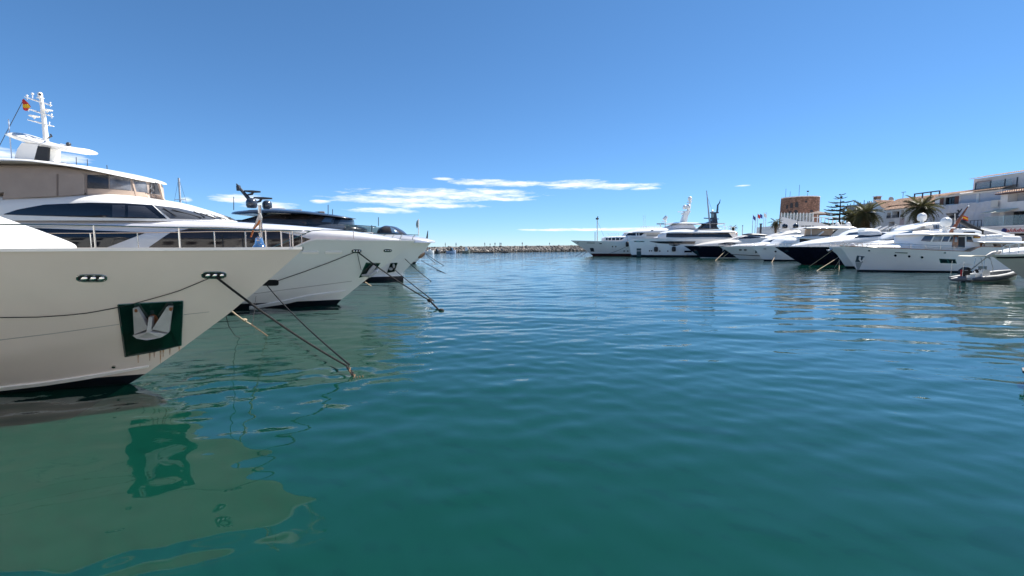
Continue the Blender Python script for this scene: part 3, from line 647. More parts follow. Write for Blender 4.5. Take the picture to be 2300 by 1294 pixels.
def yacht_three():
    b = Boat('motor_yacht', 'grey hulled yacht with dark blue hardtop and twin black radar domes', 'yacht', (972, 541), (907, 629), 1)
    b.hull(3.6, 36, [(0, 3.47), (1.0, 3.62), (3, 3.75), (8, 3.7), (16, 3.3), (36, 2.8)], [(972, 541), (950, 566), (925, 592), (904, 613), (907, 629)],
           11, 1.8, 2.4, boot=0.35, chine=[(0, 1.6), (4, 1.0), (10, 0.6), (36, 0.4)], slope=0.45, hm=GREYH, cap=WHITE, caph=0.16)
    hs = b.hsurf
    pk = b.patch('anchor_pocket', hs, [(869, 613), (886, 610)], [(877, 591), (893, 590)], GREENREFL, 0.03, 8, 8)
    b.oval('anchor_fluke', hs, 877, 603, 9, 5, GALV, 0.12, parent=pk, pw=2)
    b.oval('anchor_shank', hs, 884, 596, 5, 9, GALV, 0.12, parent=pk, pw=2)
    b.patch('forefoot_fender', hs, [(870, 629), (906, 630)], [(870, 626), (906, 627)], BLACK, 0.08, 8, 3)
    fd = b.shell('foredeck_trunk', SILV, [(690, 512), (760, 514), (800, 520), (850, 523), (910, 527), (945, 533), (968, 540)], [(690, 545), (970, 545)], 2.8, 6, 0.5, 3.2, 0.05, 0.02, dy=-2.0)
    d1 = b.shell('deck_house', DARKP, [(440, 492), (560, 491), (700, 496), (780, 504), (800, 512)], [(440, 545), (805, 545)], 3.0, 4, 0.4, 5, 0.03, 0.02, dy=-2.6)
    up = b.shell('upper_house', DARKP, [(500, 505), (545, 490), (600, 474), (700, 480), (760, 486), (772, 490)], [(480, 512), (776, 512)], 2.6, 3.0, 1.5, 4.5, 0.03, 0.02, dy=-2.2)
    b.patch('window', up, [(570, 497), (640, 502), (700, 505), (745, 507)], [(585, 489), (630, 481.5), (690, 483), (735, 486)], GLASSB, 0.02, 36, 6)
    b.patch('window', up, [(722, 499), (742, 500)], [(730, 489), (748, 490)], GLASSBL, 0.04, 6, 4)
    b.patch('windscreen', up, [(748, 506), (757, 507)], [(753, 488), (766, 490)], GLASS, 0.03, 8, 5, both=True)
    b.shell('hardtop', DARKP, [(497, 473), (560, 469), (620, 467), (690, 473), (740, 480), (777, 487)], [(497, 479), (545, 483), (620, 479), (690, 481), (777, 488.5)], 3.1, 5, 3, 2.6, 0, 0.02, dy=-2.2)
    b.patch('hardtop_edge', up, [(600, 481), (690, 480), (770, 488)], [(610, 475), (690, 475), (774, 486)], mat('grey_metallic', (0.28, 0.27, 0.27), 0.3, 0.4), 0.3, 24, 3)
    b.dome(565, 456, 12, DARKP, -0.6, stretch=1.0); b.dome(600, 460, 11, DARKP, 0.8, stretch=1.0)
    MB().tube([b.P(570, 460), b.P(556, 443), b.P(541, 426), b.P(536, 419), b.P(531, 413)], [.2, .16, .12, .10, .05], 8).build('mast_arm', METD, b.o)
    MB().tube([b.P(537, 428), b.P(535, 417)], [.2, .17], 8).build('mast_light', METD, b.o)
    MB().tube([b.P(556, 438), b.P(566, 436), b.P(568, 431)], [.07, .1, .12], 8).build('radar_post', METD, b.o)
    MB().tube([b.P(575, 455), b.P(584, 452), b.P(587, 446)], [.07, .1, .12], 8).build('radar_post', METD, b.o)
    for a, c in (((549, 429), (585, 431)), ((570, 444), (611, 446))):
        MB().tube([b.P(*a), b.P((a[0]+c[0])/2, (a[1]+c[1])/2+0.5), b.P(*c)], [.07, .12, .07], 8).build('radar_scanner', METD, b.o)
    for x, y0, y1 in ((737, 460, 480), (747, 470, 482), (525, 442, 472), (850, 488, 508)): b.bar('whip_antenna', (x, y1), (x, y0), 0.03, METD, 0)
    # glass balustrade on the foredeck, curved smoked windbreak
    bal = b.shell('windbreak', DGLASS, [(772, 505), (800, 506), (846, 509), (850, 512)], [(772, 524), (852, 526)], 2.3, 1.5, 0.2, 8, 0, 0.01, dy=-2.0)
    for x in (800, 835): b.bar('windbreak_post', (x, 524), (x, 506), 0.035, METD, -2.3)
    MB().tube([b.P(770, 504.5, -2.3), b.P(800, 506, -2.3), b.P(845, 509, -2.2)], 0.03, 6).build('rail', STEEL, b.o)
    cs = b.shell('sun_lounge_cover', mat('smoked_dome', (0.03, 0.025, 0.023), 0.15, var=0.3), [(838, 518), (848, 509), (860, 505), (875, 507), (890, 515), (903, 525)], [(838, 527), (905, 527)], 2.0, 2, 1.0, 3, 0.03, 0.02, dy=-1.6)
    b.patch('windscreen', cs, [(880, 523), (897, 525)], [(876, 510), (884, 513)], GLASSBL, 0.02, 6, 4)
    for x0, x1 in ((818, 826), (856, 866), (879, 886), (898, 905), (926, 934)):
        MB().tube([b.P(x0, 538, -2.4), b.P(x0+2, 532, -2.5), b.P(x1, 527, -2.5)], 0.03, 6).build('stanchion', STEEL, b.o)
    MB().tube([b.P(800, 523, -2.7), b.P(850, 525, -2.6), b.P(900, 527, -2.4), b.P(940, 528, -1.6)], 0.035, 6).build('rail', STEEL, b.o)
    MB().tube([b.P(940, 529, -1.0), b.P(940, 492, -1.0)], 0.045, 8).build('jack_staff', WHITE, b.o)
    p = b.P(938, 502, -1.0); V = []
    for i in range(5):
        for k in range(4): V.append((p.x+0.06-0.07*k*(1-.3*abs(i-2)/2), p.y+0.03*math.sin(k+i), p.z+0.35-0.16*i-0.05*k))
    mesh_obj('flag', V, grid_faces(5, 4), mat('pale_flag', (0.35, 0.42, 0.38), 0.8), b.o)
    MB().tube([b.P(959, 536, 0), b.P(961, 518, 0)], [.09, .03], 8).build('bow_light_post', METD, b.o)
    return b
Y3 = yacht_three()
def yacht_four():
    b = Boat('motor_yacht', 'yacht mostly hidden behind the dark-topped yacht, only its rust-marked anchor and forefoot showing', 'yacht', (962, 552), (933, 592), 1)
    b.hull(3.6, 34, [(0, 3.1), (8, 3.1), (34, 2.6)], [(962, 552), (950, 572), (936, 588), (933, 592)], 12, 1.8, 2.4, boot=0.3, hm=GREYH, cap=WHITE)
    A = b.P(949, 574, -0.5)
    MB().tube([b.P(954, 569, -.3), b.P(947, 575, -.5), b.P(940, 579, -.7)], [.18, .3, .2], 8).build('anchor', CHAIN, b.o)
    b.shell('deck_house', WHITE, [(600, 530), (760, 525), (840, 530), (900, 540)], [(600, 548), (905, 548)], 2.8, 6, 0.4, 4, dy=-2)
    return b
Y4 = yacht_four()
# a bare sailing mast far behind the left row
o = thing('sailing_mast', 'bare grey sailing mast rising behind the taupe-sided flybridge yacht', 'mast', tuple(wat(414, 584)))
p0 = wat(414, 584); zt = float(q(414, 400, p0.y)[1])
MB().tube([(0, 0, 0.5), (0, 0, zt)], 0.20, 8).build('mast_pole', GALV, o)
MB().tube([(-1.2, 0, zt*0.74), (1.2, 0, zt*0.74)], 0.06, 6).build('spreader', GALV, o)
for sx in (-1, 1): MB().tube([(0, 0, zt), (sx*1.2, 0, zt*0.74), (sx*1.9, 0, 1.2)], 0.025, 5).build('shroud', METD, o)
sh_ = [(-8, 0.1, 1.2), (-5, 1.3, 1.1), (0, 1.7, 1.0), (5, 1.2, 1.1), (8, 0.02, 1.4)]; V = []
for x, wd, z in sh_: V += [(x, -wd, z), (x, -wd*0.6, 0), (x, 0, -0.5), (x, wd*0.6, 0), (x, wd, z)]
mesh_obj('hull', V, grid_faces(5, 5, True), WHITE, o)

# ------------------------------------------------------------------ mooring lines of the left row
def sagline(a, b_, sag, n=18):
    a = Vector(a); b_ = Vector(b_); return [a.lerp(b_, t)+Vector((0, 0, -sag*4*t*(1-t))) for t in np.linspace(0, 1, n)]
def rope(label, pts, r, m=ROPE, name='mooring_line', n=7):
    return tag(MB().tube(pts, r, n).build(name, m), label, 'rope')
def hp(b, px, py, off=0.04):
    p = b.on(b.hsurf, [px], [py])[0]; return Vector((b.X0+p[0], b.Yc+p[1]-off, p[2]))
e1 = wat(806, 849); e1.z = -0.12
k1 = wat(780, 822, 0.18)
rope('thick black mooring line from the near white yacht fairlead down to the chain knot', sagline(hp(Y1, 487, 621), k1, 0.09), 0.024)
rope('black mooring line from the rounded black hull port down to the chain knot', sagline(hp(Y2, 600, 640), k1+Vector((0.03, 0.05, 0.02)), 0.14), 0.024)
kn = thing('chain_knot', 'twisted rope and rusty chain knot entering the water below the near yacht bow', 'chain', tuple(Vector((e1.x, e1.y, 0))))
for i in range(3):
    ph = i*2.1; pts = []
    for t in np.linspace(0, 1, 26):
        p = k1.lerp(e1, t)-Vector((e1.x, e1.y, 0)); a = t*16+ph; pts.append(p+Vector((math.cos(a), 0.6*math.sin(a), 0.8*math.sin(a)))*0.028)
    MB().tube(pts, 0.016, 6).build('strand', ROPE if i < 2 else CHAIN, kn)
for i in range(4): MB().tube([Vector((0.05*i-0.1, 0.03*i, 0.03)), Vector((0.12*i-0.2, -0.08+0.05*i, -0.12))], 0.012, 5).build('loose_end', CHAIN, kn)
rope('thin dark line sagging along the near white hull above the anchor plate', [hp(Y1, x, y, 0.03) for x, y in zip(np.linspace(470, -60, 26), [y for y in np.interp(np.linspace(470, -60, 26), [-60, 0, 90, 150, 200, 270, 330, 400, 470], [713, 713, 712, 708, 703, 690, 675, 655, 626])])], 0.008)
lp = [hp(Y1, 491, 624)]
for px, py, t in ((497, 662, .1), (505, 700, .2), (514, 733, .35), (528, 754, .5), (543, 760, .6), (556, 752, .7), (566, 735, .8), (571, 700, .9), (575, 665, 1.0)):
    Yd = lp[0].y*(1-t)+Y2.Yc*t*0.82; X, Z = q(px, py, Yd); lp.append(Vector((float(X), Yd, float(Z))))
rope('thin slack line hanging in a loop between the two nearest bows', lp, 0.011)
X, Z = q(519, 698, Y1.Yc); a = Vector((float(X), Y1.Yc, float(Z))); c = wat(602, 752); c.z = -0.05
mid = a.lerp(c, 0.42)
rope('short tan rope tied at the near bow stem', sagline(a, mid, 0.02, 8), 0.018, ROPEL)
tag(MB().sphere(a.lerp(c, 0.27), 0.045, 10, (1.4, 1, 1)).build('rope_knot', ROPEL), 'tan knot tied in the short rope at the near bow stem', 'knot')
ch = thing('anchor_chain', 'rusty chain running from the tan rope into the water', 'chain', tuple(c))
for i, t in enumerate(np.linspace(0, 1, 22)):
    p = mid.lerp(c, t)-c; dv = (c-mid).normalized(); 
    ring = [p+dv*0.045*math.cos(u)+(Vector((0, 0, 1)) if i % 2 else dv.cross(Vector((0, 0, 1)))).normalized()*0.02*math.sin(u) for u in np.linspace(0, 6.283, 9)]
    MB().tube(ring, 0.008, 5, False).build('chain_link', CHAIN, ch)
e2 = wat(991, 697); e2.z = -0.1; k2 = wat(965, 675, 0.28)
rope('black mooring line from the fairlead of the pale grey hulled yacht to its knot', sagline(hp(Y2, 804, 566), k2, 0.10), 0.032)
X, Z = q(880, 598, Y3.Yc-1.2)
rope('black mooring line from the anchor pocket of the dark-topped yacht to the same knot', sagline(hp(Y3, 878, 598), k2+Vector((.2, .1, -.05)), 0.05), 0.030)
rope('doubled black line running from the knot down to the water beyond the second bow', sagline(k2, e2, 0.0, 6), 0.045)
for e, s_ in ((k2, 0.11), (e2+Vector((0, 0, .08)), 0.12)):
    tag(MB().sphere(e, s_, 10, (1.2, 0.9, 0.9)).build('rope_knot', ROPE), 'black knot in the mooring line '+('above' if e is k2 else 'at')+' the water beyond the second bow', 'knot')
rope('thin line sagging from the second bow fairlead back to the rounded black hull port', [hp(Y2, x, y, 0.05) for x, y in zip(np.linspace(797, 615, 20), np.interp(np.linspace(797, 615, 20), [615, 680, 740, 797], [634, 612, 590, 567]))], 0.016)
rope('thin line hanging down the second bow from its fairlead to the anchor', [hp(Y2, x, y, 0.06) for x, y in zip(np.linspace(803, 812, 8), np.linspace(567, 606, 8))], 0.012)
pq = lambda px, py, Yd: Vector((float(q(px, py, Yd)[0]), Yd, float(q(px, py, Yd)[1])))
rope('short tan rope hanging off the second bow below its anchor', sagline(pq(820, 634, Y2.Yc-.05), pq(834, 643, Y2.Yc-.3), 0.0, 4), 0.03, ROPEL)
for lab, (sx, sy, b), (ex, ey) in (('line from the dark-topped yacht bow to the water, upper of two', (900, 572, Y3), (972, 632)),
                                   ('line from the hidden fourth yacht bow slanting farthest out over the water', (946, 585, Y4), (1028, 625)),
                                   ('line from the hidden fourth yacht bow, lower and shorter', (938, 592, Y4), (974, 617)),
                                   ('faint line from the fourth yacht anchor to the water', (957, 571, Y4), (978, 590)),
                                   ('faint outermost line from the fourth yacht anchor to the water', (958, 570, Y4), (1000, 597))):
    Yd = b.Yc-0.4; X, Z = q(sx, sy, Yd); e = wat(ex, ey); e.z = -0.1
    rope(lab, sagline(Vector((float(X), Yd, float(Z))), e, 0.1), 0.03 if b is Y3 else 0.045)

# ------------------------------------------------------------------ right-hand row of yachts
def portholes(b, surf, pts, w_=6, h_=5, m=GLASS):
    for x, y in pts: b.oval('porthole', surf, x, y, w_, h_, m, 0.03, pw=2, n=10)
def classic():
    b = Boat('classic_motor_yacht', 'classic white motor yacht with varnished wooden door, round portholes and raked wooden mast', 'yacht', (1886, 553), (1926, 609), -1)
    b.hull(3.1, 30, [(0, 3.08), (4, 2.85), (8, 2.62), (12.3, 2.45), (12.6, 2.45), (13.6, 2.98), (20, 2.9), (30, 2.7)], [(1886, 553), (1901, 572), (1918, 597), (1926, 609)],
           11, 1.6, 2.3, boot=0.17, hm=WHITE, cap=TEAK, caph=0.07, flare=0.12)
    hs = b.hsurf
    portholes(b, hs, [(2011, 574), (2042, 576), (2071, 578)])
    fr = b.patch('window_frame', hs, [(2112, 591), (2149, 592)], [(2109, 581), (2146, 582)], STEEL, 0.02, 8, 4)
    b.patch('window_pane', hs, [(2114, 590), (2129, 590.4)], [(2111, 582), (2126, 582.4)], GLASS, 0.04, 6, 4, parent=fr)
    b.patch('window_pane', hs, [(2132, 590.5), (2147, 591)], [(2129, 582.5), (2144, 583)], GLASS, 0.04, 6, 4, parent=fr)
    pl = b.patch('anchor_plate', hs, [(1921, 588), (1937, 590)], [(1925, 574), (1942, 576)], mat('slate_plate', (0.09, 0.13, 0.16), 0.3, 0.4), 0.03, 8, 6)
    for k in range(1):
        pts = [b.on(hs, [x], [y])[0]+np.array([0, -.12, 0]) for x, y in ((1930, 577), (1929, 583), (1932, 587), (1937, 585), (1939, 579))]
        MB().tube(pts, 0.10, 6).build('anchor', WHITE, pl)
    b.patch('chafe_plate', hs, [(1925, 606), (1929, 607)], [(1921, 589), (1936, 591)], mat('dull_steel', (0.42, 0.46, 0.46), 0.4, 0.3), 0.02, 6, 6)
    b.patch('rub_strake', hs, [(2010, 568), (2038, 569)], [(2010, 566.5), (2038, 567)], STEEL, 0.05, 6, 2)
    b.oval('through_hull', hs, 1952, 563, 5, 3, CHROME, 0.03)
    b.oval('through_hull', hs, 2122, 568, 5, 3, STEEL, 0.03)
    tr = b.shell('trunk_cabin', WHITE, [(2036, 556), (2046, 549), (2062, 545), (2090, 543), (2330, 543)], [(2034, 568), (2330, 568)], 2.2, 3, 0.3, 4, 0.03, 0.01, dy=-1.9)
    b.shell('foredeck_hump', WHITE, [(1935, 556), (1950, 552), (1990, 550), (2040, 551), (2050, 556)], [(1935, 562), (2050, 562)], 1.2, 2, 1, 3, dy=-1.0)
    wh = b.shell('wheelhouse', WHITE, [(2063, 545), (2074, 528), (2078, 525.5), (2190, 526), (2300, 530)], [(2060, 558), (2300, 558)], 2.25, 1.6, 0.3, 9, 0.02, 0.003, dy=-2.1, pn=2.6)
    b.shell('wheelhouse_roof', WHITE, [(2064, 526), (2072, 523), (2100, 522), (2170, 522), (2205, 524)], [(2064, 527.5), (2130, 527.5), (2205, 528)], 2.6, 1.5, 0.4, 2.5, 0, 0.01, dy=-2.2)
    for lo, up, m in (([(2068, 541), (2089, 543)], [(2077, 530), (2096, 530)], GLASSBL), ([(2094, 543), (2112, 543)], [(2100, 530), (2117, 531)], mat('clear_window', (0.25, 0.28, 0.30), 0.05, spec=0.7, var=0.5, vscale=2)),
                      ([(2115, 543), (2128, 543)], [(2121, 531), (2134, 531)], GLASSBL), ([(2132, 543), (2138, 543)], [(2137, 531), (2140, 531)], GLASS),
                      ([(2171, 543), (2186, 544)], [(2171, 531), (2181, 532)], GLASS)):
        w0 = b.patch('window', wh, lo, up, m, 0.03, 8, 4)
    dr = b.patch('wooden_door', wh, [(2138, 555), (2151, 556)], [(2141, 529), (2152, 529)], TEAK, 0.05, 6, 6)
    b.patch('door_window', wh, [(2143, 544), (2149, 544)], [(2144, 532), (2149, 532)], mat('clear_window', (0.25, 0.28, 0.30)), 0.07, 4, 4, parent=dr)
    b.patch('doorway', wh, [(2152, 556), (2167, 556)], [(2153, 529), (2167, 529)], ROOMD, 0.02, 6, 6)
    b.patch('name_board', wh, [(2186, 535), (2201, 535)], [(2186, 530.5), (2201, 530.5)], TEAK, 0.06, 5, 3)
    # aft deck
    b.shell('boat_deck', WHITE, [(2188, 541), (2230, 540), (2420, 543)], [(2188, 545), (2420, 548)], 3.0, 1.0, 0.3, 3, 0, 0.01, dy=-2.6)
    b.patch('lifebuoy_panel', wh, [(2202, 557), (2216, 557)], [(2200, 546), (2211, 546)], TEAK, 0.04, 5, 4)
    c = b.on(wh, [2208], [551])[0]; pts = [(c[0]+.17*math.cos(a), c[1]-.12, c[2]+.17*math.sin(a)) for a in np.linspace(0, 6.283, 15)]
    MB().tube(pts, 0.06, 6, False).build('lifebuoy', WHITE, b.o)
    b.patch('saloon_window', wh, [(2234, 557), (2262, 558)], [(2230, 548), (2258, 549)], GLASS, 0.05, 6, 4)
    for x in (2225, 2250, 2280): b.bar('deck_pillar', (x, 558), (x, 544), 0.05, WHITE, -2.6)
    # funnel cover, tender davit and life raft canisters
    b.shell('deck_cover', WHITE, [(2153, 516), (2160, 513), (2185, 514), (2202, 519), (2204, 524)], [(2152, 525), (2205, 525)], 1.2, 0.6, 0.4, 4, dy=-0.8)
    b.patch('deck_grille', lambda x, z: np.full(np.shape(x), 1.25), [(2165, 524), (2190, 524)], [(2165, 521), (2190, 521)], ROOMD, 0.02, 4, 3)
    for i in range(5):
        c = b.P(2214+7*i, 534-0.5*i, -1.9); o = MB().lathe([(0.02, -.28), (.26, -.26), (.34, -.16), (.34, .16), (.26, .26), (.02, .28)], (0, 0, 0), 14).build('life_raft_segment', WHITE, b.o)
        o.rotation_euler = (0, R(90), 0); o.location = c
    MB().tube([b.P(2205, 513, -.5), b.P(2240, 521, -.5), b.P(2272, 530, -.5)], [.12, .16, .2], 8).build('davit_arm', WHITE, b.o)
    b.bar('davit_post', (2272, 548), (2272, 526), 0.25, WHITE, -0.5)
    # masts and domes
    MB().tube([b.P(2136, 523), b.P(2154, 494), b.P(2174, 464)], [.22, .17, .05], 8).build('wooden_mast', TEAK, b.o)
    MB().sphere(b.P(2175, 463), 0.09, 8).build('mast_light', WHITE, b.o)
    b.bar('dome_post', (2122, 524), (2122, 505), 0.25, WHITE, -0.5); b.dome(2125, 498, 10.5, WHITE, -0.5)
    MB().tube([b.P(2112, 512, -.5), b.P(2145, 512, -.5)], 0.09, 6).build('cross_arm', WHITE, b.o)
    for x, y0, y1 in ((2111, 497, 522), (2145, 480, 510), (2090, 512, 523)): b.bar('whip_antenna', (x, y1), (x, y0), 0.03, WHITE, 0)
    V = []
    for i in range(4):
        for k in range(5): p = b.P(2162+3.2*k, 484+0.9*k+3.0*i, -0.1); V.append((p.x, p.y+.06*math.sin(k*1.6), p.z+.05*math.sin(k*1.3)))
    for i, m in ((0, FLAGR), (1, FLAGY), (2, FLAGR)): mesh_obj('flag_stripe', V[i*5:i*5+10], grid_faces(2, 5), m, b.o)
    # bow: pulpit and rails
    b.rail(0.3, 12, 0.5, 1.5, 0.02, 0.15, m=STEEL)
    MB().lathe([(.25, 0), (.3, .05), (.2, .3), (.05, .35)], b.P(1915, 553, 0), 10).build('windlass', WHITE, b.o)
    for x in (1896, 1905, 1938, 1950): b.bar('bow_fitting', (x, 553), (x-2, 547), 0.05, WHITE, -0.6)
    tag_o = b
    return b
RC = classic()
def text_mesh(s_, size, depth=0.02, shear=0.0):
    cu = bpy.data.curves.new('t', 'FONT'); cu.body = s_; cu.size = size; cu.extrude = depth; cu.align_x = 'CENTER'; cu.align_y = 'CENTER'; cu.resolution_u = 2; cu.shear = shear
    o = bpy.data.objects.new('t', cu); C.objects.link(o); dg = bpy.context.evaluated_depsgraph_get()
    me = bpy.data.meshes.new_from_object(o.evaluated_get(dg)); bpy.data.objects.remove(o); return me
me = text_mesh('Naomi', 0.22); me.materials.append(FLAGY)
p = RC.on(lambda x, z: np.full(np.shape(x), 2.28), [2193], [533])[0]
o = link(bpy.data.objects.new('name_lettering', me), RC.o); o.location = (p[0], p[1]-0.09, p[2]-.03); o.rotation_euler = (R(90), 0, 0)

def white_fly():
    b = Boat('motor_yacht', 'white flybridge yacht with bow anchor roller, moored between the classic yacht and the navy hull', 'yacht', (1862, 556), (1902, 602), -1)
    b.hull(2.9, 26, [(0, 2.9), (5, 2.8), (12, 2.6), (26, 2.2)], [(1862, 556), (1880, 572), (1898, 598), (1902, 602)], 9, 1.7, 2.4, boot=0.25, hm=GREYH)
    cr = b.shell('coachroof', WHITE, [(1935, 553), (1955, 547), (1985, 542), (2015, 535), (2040, 527), (2070, 522), (2125, 522)], [(1935, 560), (2125, 560)], 2.2, 5, 0.4, 3.6, 0.05, 0.02, dy=-1)
    b.patch('window', cr, [(2004, 547), (2040, 548), (2074, 549)], [(2012, 545), (2035, 532), (2052, 530), (2078, 529)], GLASS, 0.03, 18, 5)
    b.patch('windscreen', cr, [(1984, 543), (2006, 540)], [(1998, 537), (2030, 529)], mat('pale_windscreen', (0.45, 0.46, 0.50), 0.15, spec=0.6), 0.03, 8, 4, both=True)
    fb = b.shell('flybridge', WHITE, [(1996, 536), (2010, 526), (2030, 519), (2070, 515), (2110, 514)], [(1996, 538), (2040, 529), (2110, 526)], 2.2, 3.5, 0.4, 3, 0.0, 0.02, dy=-1)
    b.patch('fly_windscreen', fb, [(2012, 531), (2050, 523)], [(2018, 525), (2052, 518)], GLASSBL, 0.03, 10, 4, both=True)
    b.shell('radar_arch', WHITE, [(2030, 518), (2060, 505), (2090, 499), (2110, 499)], [(2030, 521), (2060, 510), (2112, 503)], 1.6, 0.8, 0.4, 4, dy=-.8)
    p = b.P(2082, 508, -.8); MB().box((p.x-.55, p.y-.3, p.z-.35), (p.x+.55, p.y+.3, p.z+.35)).build('radar_box', WHITE, b.o)
    b.bar('radar_post', (2082, 520), (2082, 512), 0.15, WHITE, -.8)
    b.dome(2071, 487, 9, WHITE, 0.3); b.bar('dome_post', (2071, 505), (2071, 494), 0.22, WHITE, 0.3)
    b.rail(0.1, 12, 0.6, 1.3, 0.022, 0.12)
    ar = b.P(1864, 562, 0); MB().tube([b.P(1878, 557), b.P(1866, 559), b.P(1862, 564)], [.12, .16, .1], 7).build('anchor_roller', STEEL, b.o)
    MB().tube([b.P(1867, 560, -.2), b.P(1860, 563, -.2), b.P(1857, 561, -.2)], [.1, .12, .05], 7).build('anchor', GALV, b.o)
    return b
RW = white_fly()
def navy_big():
    b = Boat('motor_yacht', 'black-navy hulled sport yacht with long white swept superstructure', 'yacht', (1739, 554), (1800, 593.5), -1)
    b.hull(3.4, 31, [(0, 2.95), (6, 2.95), (14, 2.85), (31, 2.4)], [(1739, 554), (1760, 567.5), (1785, 584), (1800, 593.5)], 12, 1.6, 2.3, boot=0.05, hm=NAVY, cap=WHITE, caph=0.07, bm_=BOOTR, flare=0.15)
    hs = b.hsurf
    b.oval('fairlead', hs, 1767, 564, 9, 3, CHROME, 0.04)
    cr = b.shell('superstructure', WHITE, [(1788, 552), (1815, 544), (1850, 537), (1895, 530), (1930, 523), (1960, 520.5), (2010, 521), (2060, 525), (2110, 533)], [(1788, 556), (2110, 556)], 2.9, 9, 0.6, 3.0, 0.04, 0.03, dy=-1.2, pn=2.0)
    b.patch('side_window', cr, [(1917, 534.5), (1950, 533), (1995, 529), (2040, 524)], [(1917, 533.5), (1935, 527), (1960, 523.2), (2042, 523.2)], GLASS, 0.03, 26, 5)
    hb = b.shell('hardtop', WHITE, [(1893, 530), (1910, 521), (1925, 515), (1942, 512), (1960, 513), (1975, 520)], [(1893, 533), (1980, 526)], 2.2, 4, 1.0, 2.8, 0.03, 0.02, dy=-0.8)
    b.patch('windscreen', hb, [(1899, 529), (1928, 525)], [(1907, 523.5), (1926, 521.5)], GLASSBL, 0.03, 12, 4, both=True)
    b.patch('roof_glass', hb, [(1926, 519), (1942, 518)], [(1932, 514), (1948, 513.5)], mat('pale_roof_glass', (0.5, 0.56, 0.58), 0.08, spec=0.7), 0.03, 8, 4)
    for x in (1958, 1972): MB().tube([b.P(x, 518, -1), b.P(x+14, 512, -1), b.P(x+22, 508, -1)], [.1, .14, .08], 7).build('folded_lounger', WHITE, b.o)
    b.rail(1.0, 10, 0.45, 1.6, 0.02, 0.12, mid=False)
    return b
RN = navy_big()
def tan_fly():
    b = Boat('motor_yacht', 'white yacht with tan flybridge canvas, white windscreen cover and two small domes', 'yacht', (1690, 553), (1716, 586), -1)
    b.hull(3.4, 26, [(0, 3.05), (8, 2.95), (26, 2.5)], [(1690, 553), (1700, 566), (1712, 582), (1716, 586)], 11, 1.7, 2.4, boot=0.28, hm=GREYH)
    hs = b.hsurf
    b.oval('hull_port', hs, 1742, 565, 5, 4, BLACK, 0.03, pw=2); b.oval('hull_light', hs, 1718, 559, 7, 2, CHROME, 0.04)
    dh = b.shell('deck_house', WHITE, [(1738, 552), (1755, 546), (1766, 536), (1800, 531), (1850, 528), (1940, 529), (1972, 533)], [(1738, 556), (1972, 556)], 2.9, 4, 0.4, 4, 0.04, 0.015, dy=-2.4)
    b.patch('windscreen_cover', dh, [(1752, 551), (1778, 551)], [(1766, 538), (1791, 537)], mat('white_canvas', (0.82, 0.82, 0.84), 0.8, var=0.05, bump=0.2), 0.05, 8, 5)
    b.patch('window', dh, [(1796, 549), (1830, 548)], [(1796, 537), (1806, 537), (1832, 541)], GLASSB, 0.03, 12, 5)
    b.oval('vent', dh, 1815, 533, 3, 3, BLACK, 0.03)
    b.shell('flybridge_coaming', WHITE, [(1778, 533), (1800, 530), (1850, 528), (1925, 530)], [(1778, 536), (1925, 537)], 2.9, 3, 0.3, 3, 0, 0.02, dy=-2.4)
    MB().tube([b.P(1801, 530, -2.6), b.P(1840, 528.5, -2.6), b.P(1862, 529, -2.6)], 0.07, 7).build('dark_coaming_pad', BLACK, b.o)
    b.shell('hardtop', WHITE, [(1802, 512), (1820, 509.5), (1860, 507), (1915, 507), (1926, 512)], [(1802, 513), (1860, 513.5), (1900, 516), (1928, 513)], 2.8, 3, 0.6, 2.6, 0, 0.02, dy=-2.2)
    cv = b.shell('tan_enclosure', TAN, [(1836, 513), (1882, 513)], [(1832, 530), (1872, 530)], 2.35, 0.5, 0.3, 8, 0.02, 0.0, dy=-2.2)
    pr = [tuple(float(a) for a in b.pt(x, y, -2.5)) for x, y in ((1859, 536), (1884, 513), (1922, 512), (1902, 524), (1898, 536))]
    for dy in (-2.65, 2.5): MB().prism(pr, dy, dy+0.15).build('radar_arch', WHITE, b.o, False)
    MB().tube([b.P(1836, 530, -2.5), b.P(1850, 520, -2.5)], 0.15, 7).build('windscreen_strut', WHITE, b.o)
    b.dome(1881, 504, 4.5, WHITE, 0); b.dome(1905, 503.5, 5, WHITE, 0)
    b.bar('dome_mount', (1866, 506), (1912, 506), 0.12, WHITE, 0)
    for x in (1871, 1890): b.bar('antenna', (x, 507), (x+1, 495), 0.05, WHITE, 0)
    b.bar('jack_staff', (1822, 540), (1822, 506), 0.06, WHITE, -1.0)
    b.bar('light_bar', (1811, 512), (1804, 513.5), 0.10, METD, -2.0)
    b.rail(0.3, 12, 0.5, 1.6, 0.025, 0.12)
    return b
RT = tan_fly()
